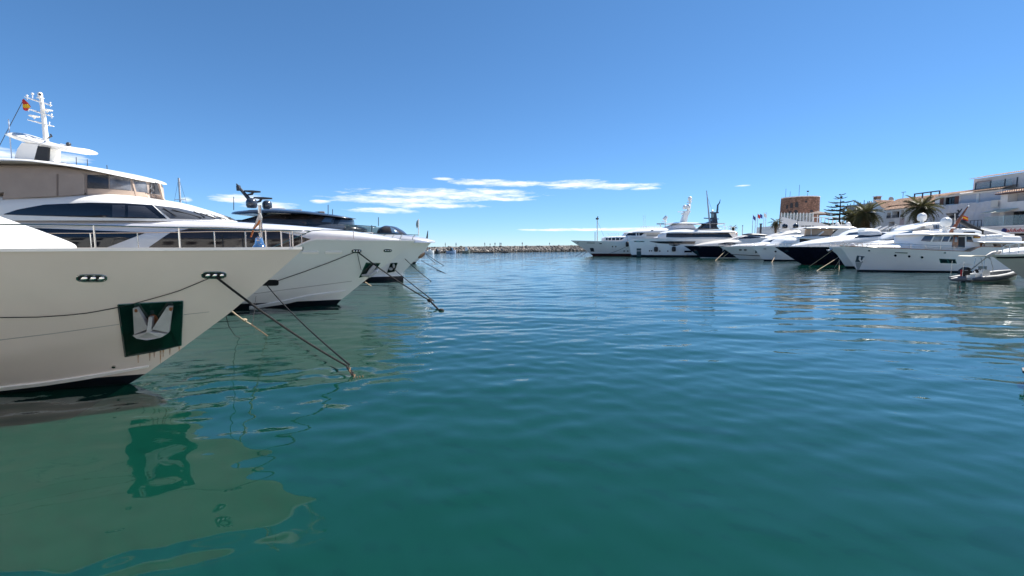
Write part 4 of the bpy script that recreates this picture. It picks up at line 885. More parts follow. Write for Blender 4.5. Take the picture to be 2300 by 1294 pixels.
def small_white():
    b = Boat('motor_yacht', 'white sport cruiser with twin oval ports and a black line looped along its bow', 'yacht', (1615, 553), (1661, 583), -1)
    b.hull(2.9, 26, [(0, 2.9), (1.2, 2.85), (3, 3.0), (10, 2.95), (26, 2.4)], [(1615, 553), (1632, 563), (1650, 575), (1661, 583)], 10, 1.6, 2.3, boot=0.06, hm=GREYH, bm_=BOOTR, cap=WHITE)
    hs = b.hsurf
    for x in (1663, 1674): b.oval('porthole', hs, x, 561.5, 7, 3, GLASS, 0.03, pw=2.4)
    b.patch('rub_strake', hs, [(1645, 572), (1675, 573.5), (1709, 575.5)], [(1645, 571), (1675, 572.5), (1709, 574)], BLACK, 0.05, 14, 2)
    b.patch('sponsor_mark', hs, [(1696, 569), (1704, 566)], [(1697, 561), (1703, 567)], BLACK, 0.02, 5, 3)
    cr = b.shell('coachroof', WHITE, [(1650, 552.5), (1665, 549), (1690, 546.5), (1697, 547), (1715, 545), (1740, 541), (1770, 536), (1830, 534)], [(1650, 556), (1830, 556)], 2.3, 5, 0.5, 3, 0.04, 0.02, dy=-1.9)
    ht = b.shell('hardtop', WHITE, [(1718, 545), (1730, 537), (1755, 531), (1785, 527), (1815, 527)], [(1718, 547), (1815, 545)], 2.1, 4, 0.8, 2.8, 0.04, 0.02, dy=-1.6)
    b.patch('windscreen', ht, [(1722, 544.5), (1752, 542)], [(1732, 539), (1748, 536)], GLASSBL, 0.04, 10, 4, both=True)
    b.patch('side_window', ht, [(1742, 545), (1765, 541)], [(1765, 533), (1790, 529)], GLASS, 0.05, 10, 3)
    b.rail(0.1, 6, 0.55, 1.2, 0.025, 0.1)
    MB().tube([b.P(1622, 557), b.P(1626, 561), b.P(1623, 564)], [.12, .2, .1], 7).build('anchor', GALV, b.o)
    return b
RS = small_white()
def navy_beige():
    b = Boat('motor_yacht', 'navy hulled yacht with beige superstructure, curved black windows and dark covered radars', 'yacht', (1536, 552), (1573, 579), -1)
    b.hull(3.5, 31, [(0, 3.15), (8, 3.1), (31, 2.6)], [(1536, 552), (1552, 563), (1566, 573), (1573, 579)], 12, 1.6, 2.3, boot=0.12, hm=NAVY, bm_=WHITE, cap=CREAM, caph=0.09, flare=0.14)
    hs = b.hsurf
    b.oval('hull_light', hs, 1572, 557, 5, 2.5, CHROME, 0.05)
    pk = b.patch('anchor_plate', hs, [(1566, 573), (1571, 574)], [(1558, 562), (1567, 563)], CHROME, 0.05, 6, 5)
    s1 = b.shell('superstructure', CREAM, [(1566, 551.5), (1590, 545), (1620, 540), (1650, 537), (1690, 533), (1760, 530), (1830, 534)], [(1566, 555), (1830, 555)], 3.0, 9, 0.5, 3, 0.04, 0.02, dy=-2.5)
    b.patch('window', s1, [(1613, 549), (1640, 551), (1668, 550)], [(1613, 548), (1630, 544.5), (1645, 544.5), (1668, 549)], GLASS, 0.05, 16, 4)
    s2 = b.shell('wheelhouse', CREAM, [(1635, 539), (1655, 534), (1675, 528.5), (1690, 526.5), (1720, 528), (1745, 533)], [(1635, 543), (1745, 541)], 2.5, 5, 2, 2.8, 0.04, 0.02, dy=-2)
    b.patch('window', s2, [(1659, 536.5), (1685, 536), (1708, 533.5)], [(1659, 535.5), (1674, 531), (1686, 530.5), (1708, 533)], GLASS, 0.05, 14, 4)
    b.patch('windscreen', s2, [(1642, 538), (1655, 537)], [(1655, 533.5), (1668, 531)], mat('grey_screen', (0.2, 0.2, 0.2), 0.1), 0.04, 6, 3, both=True)
    b.shell('sunroof', METD, [(1676, 526), (1690, 523.5), (1705, 524), (1728, 527)], [(1676, 527.5), (1728, 529)], 1.9, 1.5, 1, 2.5, dy=-1.6)
    for tp, bt in (([(1724, 537), (1745, 527), (1765, 521), (1790, 516), (1802, 517)], [(1724, 540), (1760, 535), (1790, 530), (1806, 528)]),):
        b.shell('aft_hardtop', CREAM, tp, bt, 2.6, 3, 0.5, 3, 0.02, 0.02, dy=-2.2)
    for x in (1763, 1787): b.dome(x, 508, 6, NAVY, 0, 'covered_radar', 0.9)
    b.bar('radar_mount', (1750, 514), (1800, 513), 0.14, WHITE, 0)
    for x, y in ((1755, 517), (1775, 516), (1790, 516)): b.bar('radar_leg', (x, y), (x, y-5), 0.12, WHITE, 0)
    b.bar('antenna', (1791, 506), (1791, 492), 0.06, METD, 0)
    return b
RB = navy_beige()
def white_plumb():
    b = Boat('superyacht', 'white superyacht with plumb bow, long black bridge windows and dark blue mast', 'yacht', (1412, 539), (1419, 577), -1)
    z0 = b.zt
    b.hull(4.4, 42, [(0, z0-.1), (3, z0+.25), (10, z0+.35), (26, z0+.2), (30, z0-.3), (42, z0-.6)], [(1412, 539), (1413, 550), (1416, 565), (1419, 577)], 13, 1.9, 3.0, boot=0.55, hm=WHITE, cap=WHITE, caph=0.12, flare=0.05)
    hs = b.hsurf
    b.patch('stripe', hs, [(1425, 573.2), (1600, 575)], [(1425, 572.4), (1600, 574)], BOOT, 0.02, 10, 2)
    b.patch('side_window', hs, [(1459, 542.6), (1480, 546.8), (1510, 548.2), (1560, 548)], [(1459, 542), (1490, 542), (1530, 542), (1562, 542)], GLASS, 0.05, 26, 5)
    b.patch('bulge_window', hs, [(1502, 550), (1515, 553), (1528, 550)], [(1502, 549), (1515, 549), (1528, 549)], GLASS, 0.06, 10, 3)
    b.patch('anchor_door', hs, [(1430, 576), (1440, 576)], [(1430, 558), (1440, 558)], mat('green_grey_metal', (0.05, 0.09, 0.10), 0.3), 0.05, 6, 6)
    b.patch('anchor_shelf', hs, [(1430, 564.5), (1440, 564.5)], [(1430, 562.5), (1440, 562.5)], GALV, 0.09, 4, 2)
    portholes(b, hs, [(1459, 563.5), (1463.5, 563.5), (1482, 564), (1500, 564)], 3, 3)
    b.oval('mooring_recess', hs, 1437, 542.5, 22, 2.2, CHROME, 0.04, pw=5)
    for x in (1427, 1441): b.oval('mooring_opening', hs, x, 542.4, 5, 2, BLACK, 0.08, pw=4)
    b.patch('louvre', hs, [(1537, 567), (1554, 567)], [(1537, 563), (1554, 563)], GLASS, 0.05, 6, 3)
    br = b.shell('bridge_deck', WHITE, [(1484, 534), (1496, 522), (1510, 519), (1660, 520)], [(1484, 536), (1660, 537)], 3.6, 4, 0.5, 6, 0.02, 0.01, dy=-3.2)
    b.patch('bridge_window', br, [(1496, 533), (1530, 533.5), (1556, 533)], [(1497, 524), (1530, 523.5), (1556, 523.5)], GLASSB, 0.05, 20, 5)
    b.patch('bridge_window', br, [(1556, 533), (1600, 533), (1646, 534)], [(1556, 523.5), (1600, 523.5), (1636, 523)], GLASS, 0.05, 20, 5)
    b.shell('roof', WHITE, [(1491, 523), (1510, 517.5), (1530, 515), (1570, 514), (1640, 516), (1656, 519)], [(1491, 524), (1560, 524), (1640, 522.5), (1658, 521)], 4.2, 5, 1, 2.6, 0, 0.015, dy=-3.4)
    b.bar('aft_strut', (1650, 534), (1656, 522), 0.12, FLAGO, -3.4); b.bar('aft_pillar', (1646, 534), (1646, 522), 0.1, WHITE, -3.4)
    b.shell('crew_cover', WHITE, [(1470, 533.5), (1478, 531.5), (1490, 532), (1494, 534)], [(1470, 535), (1494, 535)], 1.2, 1, 0.6, 2.5, dy=-1)
    pr = [tuple(float(a) for a in b.pt(*p)) for p in ((1566, 515), (1583, 501), (1596, 497), (1597, 489), (1600, 489), (1600, 479), (1606, 479), (1607, 489), (1609, 502), (1607, 508), (1612, 515))]
    MB().prism(pr, -0.9, 0.9).build('mast_base', DARKP, b.o, False)
    pr = [tuple(float(a) for a in b.pt(x, y, -1.25)) for x, y in ((1574, 513), (1586, 504), (1600, 504), (1590, 513))]
    MB().prism(pr, -1.27, -1.1).build('mast_window', GLASSBL, b.o, False)
    b.shell('mast_canopy', DARKP, [(1552, 503), (1570, 501), (1632, 501)], [(1552, 503.6), (1632, 503)], 3.0, 2, 1, 2.6, dy=-2)
    b.bar('cross_arm', (1581, 490), (1614, 492), 0.14, DARKP, 0); b.bar('cross_arm', (1595, 478), (1614, 478), 0.2, DARKP, 0)
    MB().tube([b.P(1611, 478), b.P(1612, 461), b.P(1616, 456), b.P(1618, 448)], [.3, .25, .15, .05], 7).build('mast_horn', DARKP, b.o)
    MB().lathe([(.3, 0), (.3, .5), (.1, .7)], b.P(1600, 477), 10).build('mast_light', WHITE, b.o)
    MB().tube([b.P(1595, 513, -1.5), b.P(1591, 470, -1.5), b.P(1587, 428, -1.5)], [.24, .20, .10], 8).build('white_pole', mat('grey_pole', (0.4, 0.41, 0.45), 0.5), b.o)
    b.bar('stay', (1588, 440), (1600, 474), 0.03, METD, -1.0)
    for x in (1615, 1622, 1629, 1636, 1643, 1650): b.bar('deck_rail_post', (x, 518), (x, 509), 0.05, WHITE, -3.0)
    b.bar('deck_rail', (1613, 509), (1652, 510), 0.05, WHITE, -3.0); b.bar('canopy_pole', (1629, 517), (1626, 503), 0.07, WHITE, -2.0)
    return b
RP = white_plumb()
def white_long():
    b = Boat('superyacht', 'long white superyacht with raked clipper bow, dark red waterline and domed white mast', 'yacht', (1281, 540), (1332, 575), -1)
    z0 = b.zt
    b.hull(4.6, 56, [(0, z0), (8, z0-.25), (22, z0-.4), (26, z0+.4), (56, z0+.2)], [(1281, 540), (1300, 552), (1320, 565), (1332, 575)], 16, 1.7, 2.6, boot=0.75, hm=WHITE, bm_=BOOTR, cap=WHITE, caph=0.1, flare=0.12)
    hs = b.hsurf
    b.patch('anchor_pocket', hs, [(1327, 565), (1335, 565)], [(1325, 557), (1333, 557)], METD, 0.05, 6, 5)
    portholes(b, hs, [(1376, 554), (1383, 554), (1402, 564), (1410, 564)], 3, 3)
    b.patch('rail_slot', hs, [(1318, 546), (1336, 546.4)], [(1318, 545), (1336, 545.4)], METD, 0.05, 6, 2)
    b.oval('fairlead', hs, 1349, 546.5, 6, 1.8, CHROME, 0.06); b.oval('fairlead', hs, 1298, 545, 3, 2, CHROME, 0.06)
    fh = b.shell('deck_house', WHITE, [(1356, 535), (1361, 532), (1385, 530.5), (1420, 529), (1500, 528)], [(1356, 542), (1500, 545)], 3.4, 1.2, 0.3, 8, 0.02, 0.008, dy=-3)
    for x0, x1 in ((1361, 1365), (1366.5, 1372.5), (1374.5, 1381.5), (1383.5, 1391)): b.patch('window', fh, [(x0, 539.6), (x1, 539.6)], [(x0, 534.5), (x1, 534.5)], GLASS, 0.05, 4, 3)
    b.patch('window', fh, [(1393, 539.6), (1397, 538)], [(1393, 534.5), (1402, 534)], GLASS, 0.05, 4, 3)
    bh = b.shell('bridge', WHITE, [(1402, 531), (1412, 522), (1420, 521), (1560, 521)], [(1402, 533), (1560, 535)], 3.6, 2.5, 0.3, 6, 0.02, 0.01, dy=-3.2)
    b.patch('bridge_window', bh, [(1405, 529.3), (1428, 529.3)], [(1412, 523.3), (1428, 523.3)], GLASS, 0.05, 10, 4)
    for x0, x1 in ((1430.5, 1434), (1436, 1447)): b.patch('bridge_window', bh, [(x0, 529.3), (x1 if x1 < 1440 else 1440, 529.3)], [(x0, 523.5), (x1, 523.5)], GLASS, 0.05, 5, 3)
    b.patch('side_recess', bh, [(1452, 531), (1492, 531)], [(1452, 524), (1492, 524)], mat('beige_recess', (0.45, 0.42, 0.38), 0.6), 0.02, 6, 3)
    b.shell('upper_deck', WHITE, [(1406, 522), (1430, 516.5), (1465, 512), (1500, 511), (1580, 512)], [(1406, 523), (1450, 523), (1580, 523)], 4.2, 6, 1, 2.6, 0, 0.01, dy=-3.4)
    b.oval('window', lambda x, z: np.full(np.shape(x), 4.0), 1465, 517.5, 5, 2, GLASS, 0.05, pw=5)
    b.shell('sun_deck', PEARL, [(1488, 512), (1500, 509), (1525, 501), (1540, 499), (1555, 502), (1568, 511)], [(1488, 513), (1570, 513)], 3.2, 6, 2, 3, 0.02, 0.01, dy=-2.6)
    b.shell('deck_canopy', WHITE, [(1500, 501.5), (1520, 499), (1566, 499.5), (1578, 502)], [(1500, 502.5), (1580, 503)], 3.6, 3, 1, 2.5, 0, 0.01, dy=-2.6)
    pr = [tuple(float(a) for a in b.pt(*p)) for p in ((1529, 499), (1536, 480), (1537, 474), (1549, 474), (1543, 486), (1541, 499))]
    MB().prism(pr, -0.9, 0.9).build('mast', WHITE, b.o, False)
    b.dome(1546, 464, 5.6, WHITE, -0.6); b.dome(1538, 465, 5, WHITE, 0.9); b.dome(1549.5, 446, 4.8, WHITE, 0)
    MB().tube([b.P(1545, 476), b.P(1549, 462), b.P(1550, 450)], [.5, .35, .3], 8).build('dome_post', WHITE, b.o)
    b.bar('cross_arm', (1522, 476), (1551, 475.5), 0.12, WHITE, -.6); b.bar('cross_arm', (1530, 481), (1538, 479), 0.25, WHITE, -.6); b.bar('cross_arm', (1543, 455), (1554, 453), 0.15, WHITE, 0)
    b.bar('foremast', (1341.5, 541), (1341.5, 492), 0.16, WHITE, 0); MB().lathe([(.1, 0), (.5, .2), (.5, .5), (.1, .7)], b.P(1341.5, 494), 10).build('foremast_light', METD, b.o)
    b.bar('foremast_top', (1342, 490), (1343, 486), 0.15, METD, 0); b.bar('jack_staff', (1336.5, 541), (1336.5, 521), 0.08, METD, 0); b.bar('forestay', (1343, 500), (1356, 530), 0.03, METD, 0)
    b.bar('radar_mast', (1494, 511), (1494, 492), 0.16, WHITE, 0); MB().tube([b.P(1492, 494), b.P(1497, 486)], [.7, .5], 8).build('radar_head', WHITE, b.o)
    b.bar('cross_arm', (1486, 498), (1498, 498), 0.12, WHITE, 0); b.bar('radar_scanner', (1475, 503), (1492, 503), 0.16, METD, -.5); b.bar('radar_post', (1483, 510), (1483, 503), 0.2, WHITE, -.5)
    for x in (1368, 1375, 1382, 1389): b.bar('deck_rail_post', (x, 531), (x, 524.5), 0.05, WHITE, -2.8)
    b.bar('deck_rail', (1360, 525.5), (1392, 524.5), 0.04, WHITE, -2.8)
    for x in range(1440, 1485, 6): b.bar('deck_rail_post', (x, 514), (x, 508.5), 0.05, WHITE, -2.8)
    b.bar('deck_rail', (1438, 509), (1486, 508), 0.05, WHITE, -2.8)
    for x in (1445, 1449): b.bar('whip_antenna', (x, 512), (x, 483), 0.035, mat('pale_antenna', (0.55, 0.6, 0.68), 0.5), 0)
    return b
RL = white_long()
# fenders hanging at the superyachts' sides
for b, px, py, wd, hh, lab in ((RL, 1408, 548.5, 6.5, 11, 'black fender hanging on the clipper-bowed superyacht'), (RP, 1472, 560, 8, 11, 'black fender hanging on the plumb-bowed superyacht, nearer its bow'), (RP, 1512, 559.5, 8, 11, 'black fender hanging on the plumb-bowed superyacht below the bulge window')):
    p = b.on(b.hsurf, [px], [py])[0]; r = b.m(wd/2); h2 = b.m(hh/2)
    o = thing('fender', lab, 'fender', (b.X0+p[0], b.Yc+p[1]-r, p[2]-h2))
    MB().lathe([(.02, 0), (.7*r, .08*h2), (r, .3*h2), (r, 1.7*h2), (.7*r, 1.92*h2), (.02, 2*h2)], (0, 0, 0), 14).build('body', BLACK, o)
    MB().tube([(0, 0, 2*h2), (0, r, 2*h2+1.6)], 0.03, 5).build('lanyard', ROPE, o)
def edge_boat():
    b = Boat('motor_boat', 'green-grey hulled boat with white tubular pulpit and bow roller, cut off behind the inflatable', 'boat', (2226, 574), (2318, 637), -1)
    b.hull(2.6, 16, [(0, 2.35), (2, 2.45), (6, 2.5), (16, 2.4)], [(2226, 574), (2262, 600), (2300, 626), (2318, 637)], 8, 1.7, 2.3, boot=0.1, hm=mat('green_grey_gelcoat', (0.50, 0.53, 0.47), 0.25, coat=0.5, var=0.03), cap=WHITE, caph=0.06)
    b.patch('sheer_stripe', b.hsurf, [(2240, 580), (2262, 580.5), (2330, 579)], [(2236, 577), (2262, 577), (2330, 575)], BLACK, 0.02, 10, 2)
    MB().tube([b.P(2246, 566), b.P(2228, 570), b.P(2214, 577)], [.14, .16, .1], 8).build('anchor_roller', mat('weathered_steel', (0.5, 0.47, 0.42), 0.5, 0.5), b.o)
    MB().tube([b.P(2226, 572), b.P(2218, 578), b.P(2224, 581)], [.1, .12, .06], 7).build('anchor', GALV, b.o)
    for sg in (-1, 1):
        pts = [(b.P(2238, 564).x, sg*.1, 3.0)] if False else [b.P(2238, 565, sg*.2), b.P(2258, 552, sg*.7), b.P(2280, 547, sg*1.2), b.P(2330, 545, sg*1.6)]
        MB().tube(pts, 0.035, 7).build('pulpit_rail', WHITE, b.o)
        for x, y0, y1 in ((2252, 568, 556), (2268, 567, 549.5), (2288, 566, 546.5)): b.bar('stanchion', (x, y0+2), (x, y1), 0.03, WHITE, sg*0.9)
    b.shell('cabin', WHITE, [(2285, 570), (2300, 563), (2320, 558), (2420, 548)], [(2285, 575), (2420, 575)], 0.8, 1.5, 0.3, 3, 0.04, 0.02, dy=-1.4)
    return b
RE = edge_boat()
def inflatable():
    Yc = wat(2205, 632).y; o = thing('inflatable_boat', 'grey inflatable tender with white console and black outboard, moored below the classic yacht', 'boat', tuple(wat(2205, 632)))
    X0 = wat(2205, 632).x
    def P(px, py, dy=0.0): X, Z = q(px, py, Yc+dy); return Vector((float(X)-X0, dy, float(Z)))
    near = [P(2186, 627, -.75), P(2210, 626, -.8), P(2240, 624, -.75), P(2262, 620, -.55), P(2280, 614, -.15), P(2284, 611, 0)]
    farp = [P(2132, 624, .75), P(2160, 622, .8), P(2200, 618, .8), P(2240, 613, .75), P(2268, 611, .5), P(2284, 611, 0)]
    MB().tube(near, [.10, .22, .24, .24, .22, .18], 12).build('near_tube', TUBEG, o)
    MB().tube([P(2135, 628, -.75), P(2150, 627, -.78), P(2166, 626.5, -.78)], [.10, .2, .22], 12).build('tube_end', TUBEG, o)
    MB().tube(farp, [.10, .22, .24, .24, .22, .18], 12).build('far_tube', TUBEG, o)
    V = []
    for px, wd, z in ((2172, .75, .1), (2210, .75, .08), (2245, .65, .12), (2270, .35, .3), (2282, .05, .45)):
        c = P(px, 628, 0); V += [(c.x, -wd, z+.18), (c.x, 0, z-.30), (c.x, wd, z+.18)]
    mesh_obj('rigid_hull', V, grid_faces(5, 3, True), WHITE, o, False)
    co = P(2206, 616, 0)
    MB().prism([(co.x-.42, .1), (co.x-.42, .75), (co.x-.15, 1.05), (co.x+.25, .95), (co.x+.40, .3), (co.x+.4, .1)], -.34, .34).build('console', WHITE, o, True, 25)
    MB().prism([(co.x-.95, .1), (co.x-.95, .62), (co.x-.55, .62), (co.x-.5, .1)], -.33, .33).build('seat', WHITE, o, True, 25)
    MB().tube([(co.x-.3, -.1, .98), (co.x-.2, 0, 1.1), (co.x-.3, .1, .98)], .03, 6).build('steering_wheel', BLACK, o)
    MB().box((co.x-.1, -.28, 1.0), (co.x+.05, .28, 1.3)).build('windshield', DGLASS, o)
    for sg in (-1, 1):
        MB().tube([(co.x+.5, sg*.45, .2), (co.x+.42, sg*.4, 1.2), (co.x+.15, sg*.38, 2.0)], .018, 7).build('canopy_post', STEEL, o)
        MB().tube([(co.x-.5, sg*.42, .2), (co.x-.35, sg*.4, 1.3), (co.x-.3, sg*.38, 1.98)], .018, 7).build('canopy_post', STEEL, o)
    c1, c2 = P(2166, 575.5), P(2218, 576)
    MB().prism([(c1.x, c1.z), (c1.x+.3, c1.z+.07), (c2.x, c2.z+.07), (c2.x+.05, c2.z-.03)], -.6, .6).build('canopy', mat('cream_canvas', (0.68, 0.60, 0.44), 0.8), o, False)
    # outboard: cowl, leg
    ob = P(2168, 617, 0)
    pr = [(ob.x-.42, .55), (ob.x-.40, .95), (ob.x-.05, 1.22), (ob.x+.18, 1.12), (ob.x+.15, .55)]
    ow = MB().prism(pr, -.24, .24).build('outboard', BLACK, o, True, 50)
    MB().prism([(ob.x-.28, .6), (ob.x-.05, .6), (ob.x-.02, -.35), (ob.x-.2, -.35)], -.09, .09).build('outboard_leg', BLACK, ow, False)
    MB().box((ob.x-.34, -.25, .92), (ob.x-.05, .25, .97)).build('cowl_band', GALV, ow)
    # stern frame with light bar, and the little red ensign
    for sg in (-.5, .5): MB().tube([(ob.x-.75, sg, .3), (ob.x-.72, sg, 1.75)], .016, 6).build('stern_post', STEEL, o)
    a, c = P(2152, 594), P(2182, 594.5); MB().tube([a, c], .05, 6).build('light_bar', WHITE, o)
    V = [(ob.x-.78-.05*k, -.5, 1.05-.18*i-.02*k) for i in range(4) for k in range(4)]; mesh_obj('ensign', V, grid_faces(4, 4), FLAGR, o)
    MB().tube([P(2192, 606, -.3), P(2196, 612, -.3)], [.1, .1], 8).build('small_fender', BLACK, o)
inflatable()
rope('slanting rope from the bow roller of the cut-off boat to the water by the inflatable', sagline(Vector((float(q(2216, 578, RE.Yc)[0]), RE.Yc, float(q(2216, 578, RE.Yc)[1]))), wat(2149, 630, -0.05), 0.02), 0.04, mat('grey_rope', (0.35, 0.33, 0.30), 0.8))
# ropes of the right-hand row
for lab, b, (sx, sy), (ex, ey), m in (('tan mooring rope from the white flybridge bow across the navy hull, upper one', RW, (1869, 563), (1815, 599), ROPEL), ('tan mooring rope from the white flybridge bow across the navy hull, lower one', RW, (1883, 578), (1832, 608), ROPEL),
        ('short rope from the white flybridge bow to the water beside the classic stem', RW, (1886, 584), (1873, 602), ROPEL), ('vertical rope hanging at the bow of the white flybridge yacht', RW, (1885, 583), (1885, 605), ROPEL),
        ('pale rope from the beige yacht bow to the water, outer one', RS, (1628, 565), (1606, 585), ROPEL), ('pale rope from the sport cruiser bow to the water, inner one', RS, (1636, 568), (1620, 581), ROPEL),
        ('yellowish rope from the tan-canvas yacht bow to the water', RT, (1744, 570), (1733, 589), ROPEL),
        ('thin line from the clipper bow to the water, outer one', RL, (1310, 565), (1292, 575), ROPE), ('thin line from the clipper bow to the water, inner one', RL, (1319, 566), (1304, 575), ROPE),
        ('long thin line from the plumb bow across the clipper-bowed hull', RP, (1426, 544), (1345, 575), ROPE), ('short line from the navy beige yacht bow to the water', RB, (1546, 571), (1532, 577), ROPEL)):
    Yd = b.Yc-0.3; X, Z = q(sx, sy, Yd); e = wat(ex, ey); e.z = -0.1
    rope(lab, sagline(Vector((float(X), Yd, float(Z))), e, 0.02 if 'long' not in lab else 0.5), 0.032 if b.Yc < 80 else 0.045, m)

# ------------------------------------------------------------------ breakwater
BA, BB_ = wat(900, 568.8), wat(1420, 563.4)
def build_breakwater():
    A = Vector((BA.x, BA.y)); Bv = Vector((BB_.x, BB_.y)); d = (Bv-A).normalized(); n = Vector((-d.y, d.x))
    A0 = A-d*160; L = 420.0
    def crest(s): return 2.25+0.010*max(0, s-150)*0.9
    V = []
    for s in np.linspace(0, L, 60):
        p = A0+d*s; c = crest(s)+0.1
        for o_, z in ((0.8, -1), (3.5, c*0.55), (6.0, c), (12, c), (18, -1)): V.append((p.x+n.x*o_, p.y+n.y*o_, z))
    o = mesh_obj('breakwater', V, grid_faces(60, 5), mat('dark_rubble', (0.10, 0.09, 0.085), 0.95, var=0.3), None, False); struct(o)
    # boulders: too many and too small to pick out singly
    base = bmesh.new(); bmesh.ops.create_icosphere(base, subdivisions=1, radius=1.0)
    bv = np.array([v.co[:] for v in base.verts]); bf = np.array([[v.index for v in f.verts] for f in base.faces]); base.free()
    g = np.random.default_rng(11); VV = []; FF = []; cols = []; k = 0
    for s in np.arange(0, L, 0.5):
        c = crest(s)
        for row in np.arange(0.02, 0.96, 0.105):
            if 40 < s < 300 or g.random() < 0.5:
                o_ = 0.4+5.6*row+g.normal(0, 0.25); z = -0.25+(c+0.25)*row+g.normal(0, 0.16)
                p = A0+d*(s+g.normal(0, 0.5)); r = (g.uniform(0.2, 0.45) if g.random() < 0.7 else g.uniform(0.45, 0.8))*(1 if row < 0.95 else 0.7)
                sc3 = g.uniform(0.6, 1.35, 3)*r; Q = Quaternion(g.normal(size=4)).normalized().to_matrix()
                pts = (np.sign(bv)*np.abs(bv)**0.75*(1+g.normal(0, 0.10, bv.shape)))*sc3 @ np.array(Q).T
                VV.append(pts+[p.x+n.x*o_, p.y+n.y*o_, z]); FF.append(bf+k); k += len(bv); cols += [g.uniform(0.35, 1.4)*(0.28 if z < 0.45 else 1.0)]*len(bv)
    VV = np.concatenate(VV); FF = np.concatenate(FF)
    me = bpy.data.meshes.new('boulders'); me.from_pydata(VV.tolist(), [], FF.tolist()); me.update()
    at = me.attributes.new('tone', 'FLOAT', 'POINT'); at.data.foreach_set('value', np.array(cols, np.float32))
    m = mat('boulder_stone', (0.25, 0.225, 0.20), 0.95, var=0.25, vscale=1.2, bump=0.3, bscale=4); nt = m.node_tree; b = nt.nodes['Principled BSDF']
    a = nt.nodes.new('ShaderNodeAttribute'); a.attribute_name = 'tone'; mx = nt.nodes.new('ShaderNodeMix'); mx.data_type = 'RGBA'; mx.blend_type = 'MULTIPLY'; mx.inputs[0].default_value = 1
    src = b.inputs['Base Color'].links[0].from_socket; nt.links.new(src, mx.inputs[6]); nt.links.new(a.outputs['Fac'], mx.inputs[7]); nt.links.new(mx.outputs[2], b.inputs['Base Color'])
    me.materials.append(m); o = link(bpy.data.objects.new('boulders', me)); o['kind'] = 'stuff'; o['label'] = 'heap of brown boulders along the breakwater'; o['category'] = 'rocks'
    return A0, d, n, crest
BW = build_breakwater()
# people strolling on the breakwater
def person_mesh(pose):
    me = bpy.data.meshes.new('body')
    J = {'pel': (0, 0, .95), 'che': (0, 0, 1.28), 'nek': (0, 0, 1.48), 'hed': (0, .02, 1.62), 'top': (0, .02, 1.72),
         'ls': (-.17, 0, 1.42), 'le': (-.24, .02+.1*pose, 1.14), 'lh': (-.24, .1+.12*pose, .90), 'rs': (.17, 0, 1.42), 're': (.24, .02-.1*pose, 1.14), 'rh': (.24, .1-.05*pose, .90),
         'lp': (-.09, 0, .90), 'lk': (-.10, .03+.18*pose, .50), 'la': (-.10, .22*pose-.02, .06), 'lt': (-.10, .22*pose+.14, .03),
         'rp': (.09, 0, .90), 'rk': (.10, .04-.08*pose, .50), 'ra': (.10, -.25*pose-.02, .07), 'rt': (.10, -.25*pose+.13, .03)}
    E = [('pel', 'che'), ('che', 'nek'), ('nek', 'hed'), ('hed', 'top'), ('che', 'ls'), ('ls', 'le'), ('le', 'lh'), ('che', 'rs'), ('rs', 're'), ('re', 'rh'),
         ('pel', 'lp'), ('lp', 'lk'), ('lk', 'la'), ('la', 'lt'), ('pel', 'rp'), ('rp', 'rk'), ('rk', 'ra'), ('ra', 'rt')]
    rad = {'pel': .15, 'che': .17, 'nek': .06, 'hed': .105, 'top': .07, 'ls': .075, 'le': .05, 'lh': .04, 'rs': .075, 're': .05, 'rh': .04, 'lp': .10, 'lk': .065, 'la': .045, 'lt': .04, 'rp': .10, 'rk': .065, 'ra': .045, 'rt': .04}
    ks = list(J); me.from_pydata([J[k] for k in ks], [(ks.index(a), ks.index(b)) for a, b in E], [])
    o = bpy.data.objects.new('body', me); C.objects.link(o); md = o.modifiers.new('s', 'SKIN'); o.modifiers.new('u', 'SUBSURF').levels = 1
    for i, k in enumerate(ks): me.skin_vertices[0].data[i].radius = (rad[k], rad[k]*0.8); 
    me.skin_vertices[0].data[0].use_root = True
    dg = bpy.context.evaluated_depsgraph_get(); out = bpy.data.meshes.new_from_object(o.evaluated_get(dg)); bpy.data.objects.remove(o); return out
def add_people():
    A0, d, n, crest = BW
    cl = [mat('dark_clothes', (0.03, 0.035, 0.05), 0.9), mat('blue_jeans', (0.05, 0.08, 0.16), 0.9), mat('grey_jacket', (0.12, 0.12, 0.13), 0.9), mat('red_brown_coat', (0.16, 0.05, 0.04), 0.9)]
    ms = [person_mesh(p) for p in (0.0, 1.0, 0.5)]
    labs = ['person in dark clothes standing on the breakwater above the moored motorboats, farther from the entrance', 'person walking on the breakwater above the open motorboat with a windscreen', 'person in a dark coat standing alone at mid breakwater',
            'person in grey walking on the breakwater, left of a strolling group', 'person in dark clothes leading a pair on the breakwater', 'person walking in a close pair on the breakwater, darker coat', 'person walking in a close pair on the breakwater, grey jacket',
            'person in dark coat alone above the bare rocks right of the pontoon', 'person by the rising rocks near the clipper bow']
    for i, (px, sc_) in enumerate(((1001, 1.0), (1025, 1.0), (1089, 1.0), (1101, .8), (1112, 1.0), (1123, 1.0), (1125.5, .96), (1173, 1.05), (1234, .9))):
        u = (px-CX)/F; A = A0+n*8.0
        # where the sight line crosses the breakwater crest path
        s = (u*A.y-A.x)/(d.x-u*d.y); p = A+d*s; z = crest(s)+0.1
        o = thing('person', labs[i], 'person', (p.x, p.y, z), 'people strolling on the breakwater'); o.rotation_euler = (0, 0, random.uniform(0, 6.28)); o.scale = (sc_*1.12,)*3
        me = ms[i % 3].copy(); me.materials.clear(); me.materials.append(cl[i % 4]); link(bpy.data.objects.new('body', me), o)
        hr = MB().sphere((0, .0, 1.68), .115, 10, (1, 1.05, .85)).build('hair', mat('dark_hair', (0.03, 0.02, 0.015), 0.8), o)
add_people()
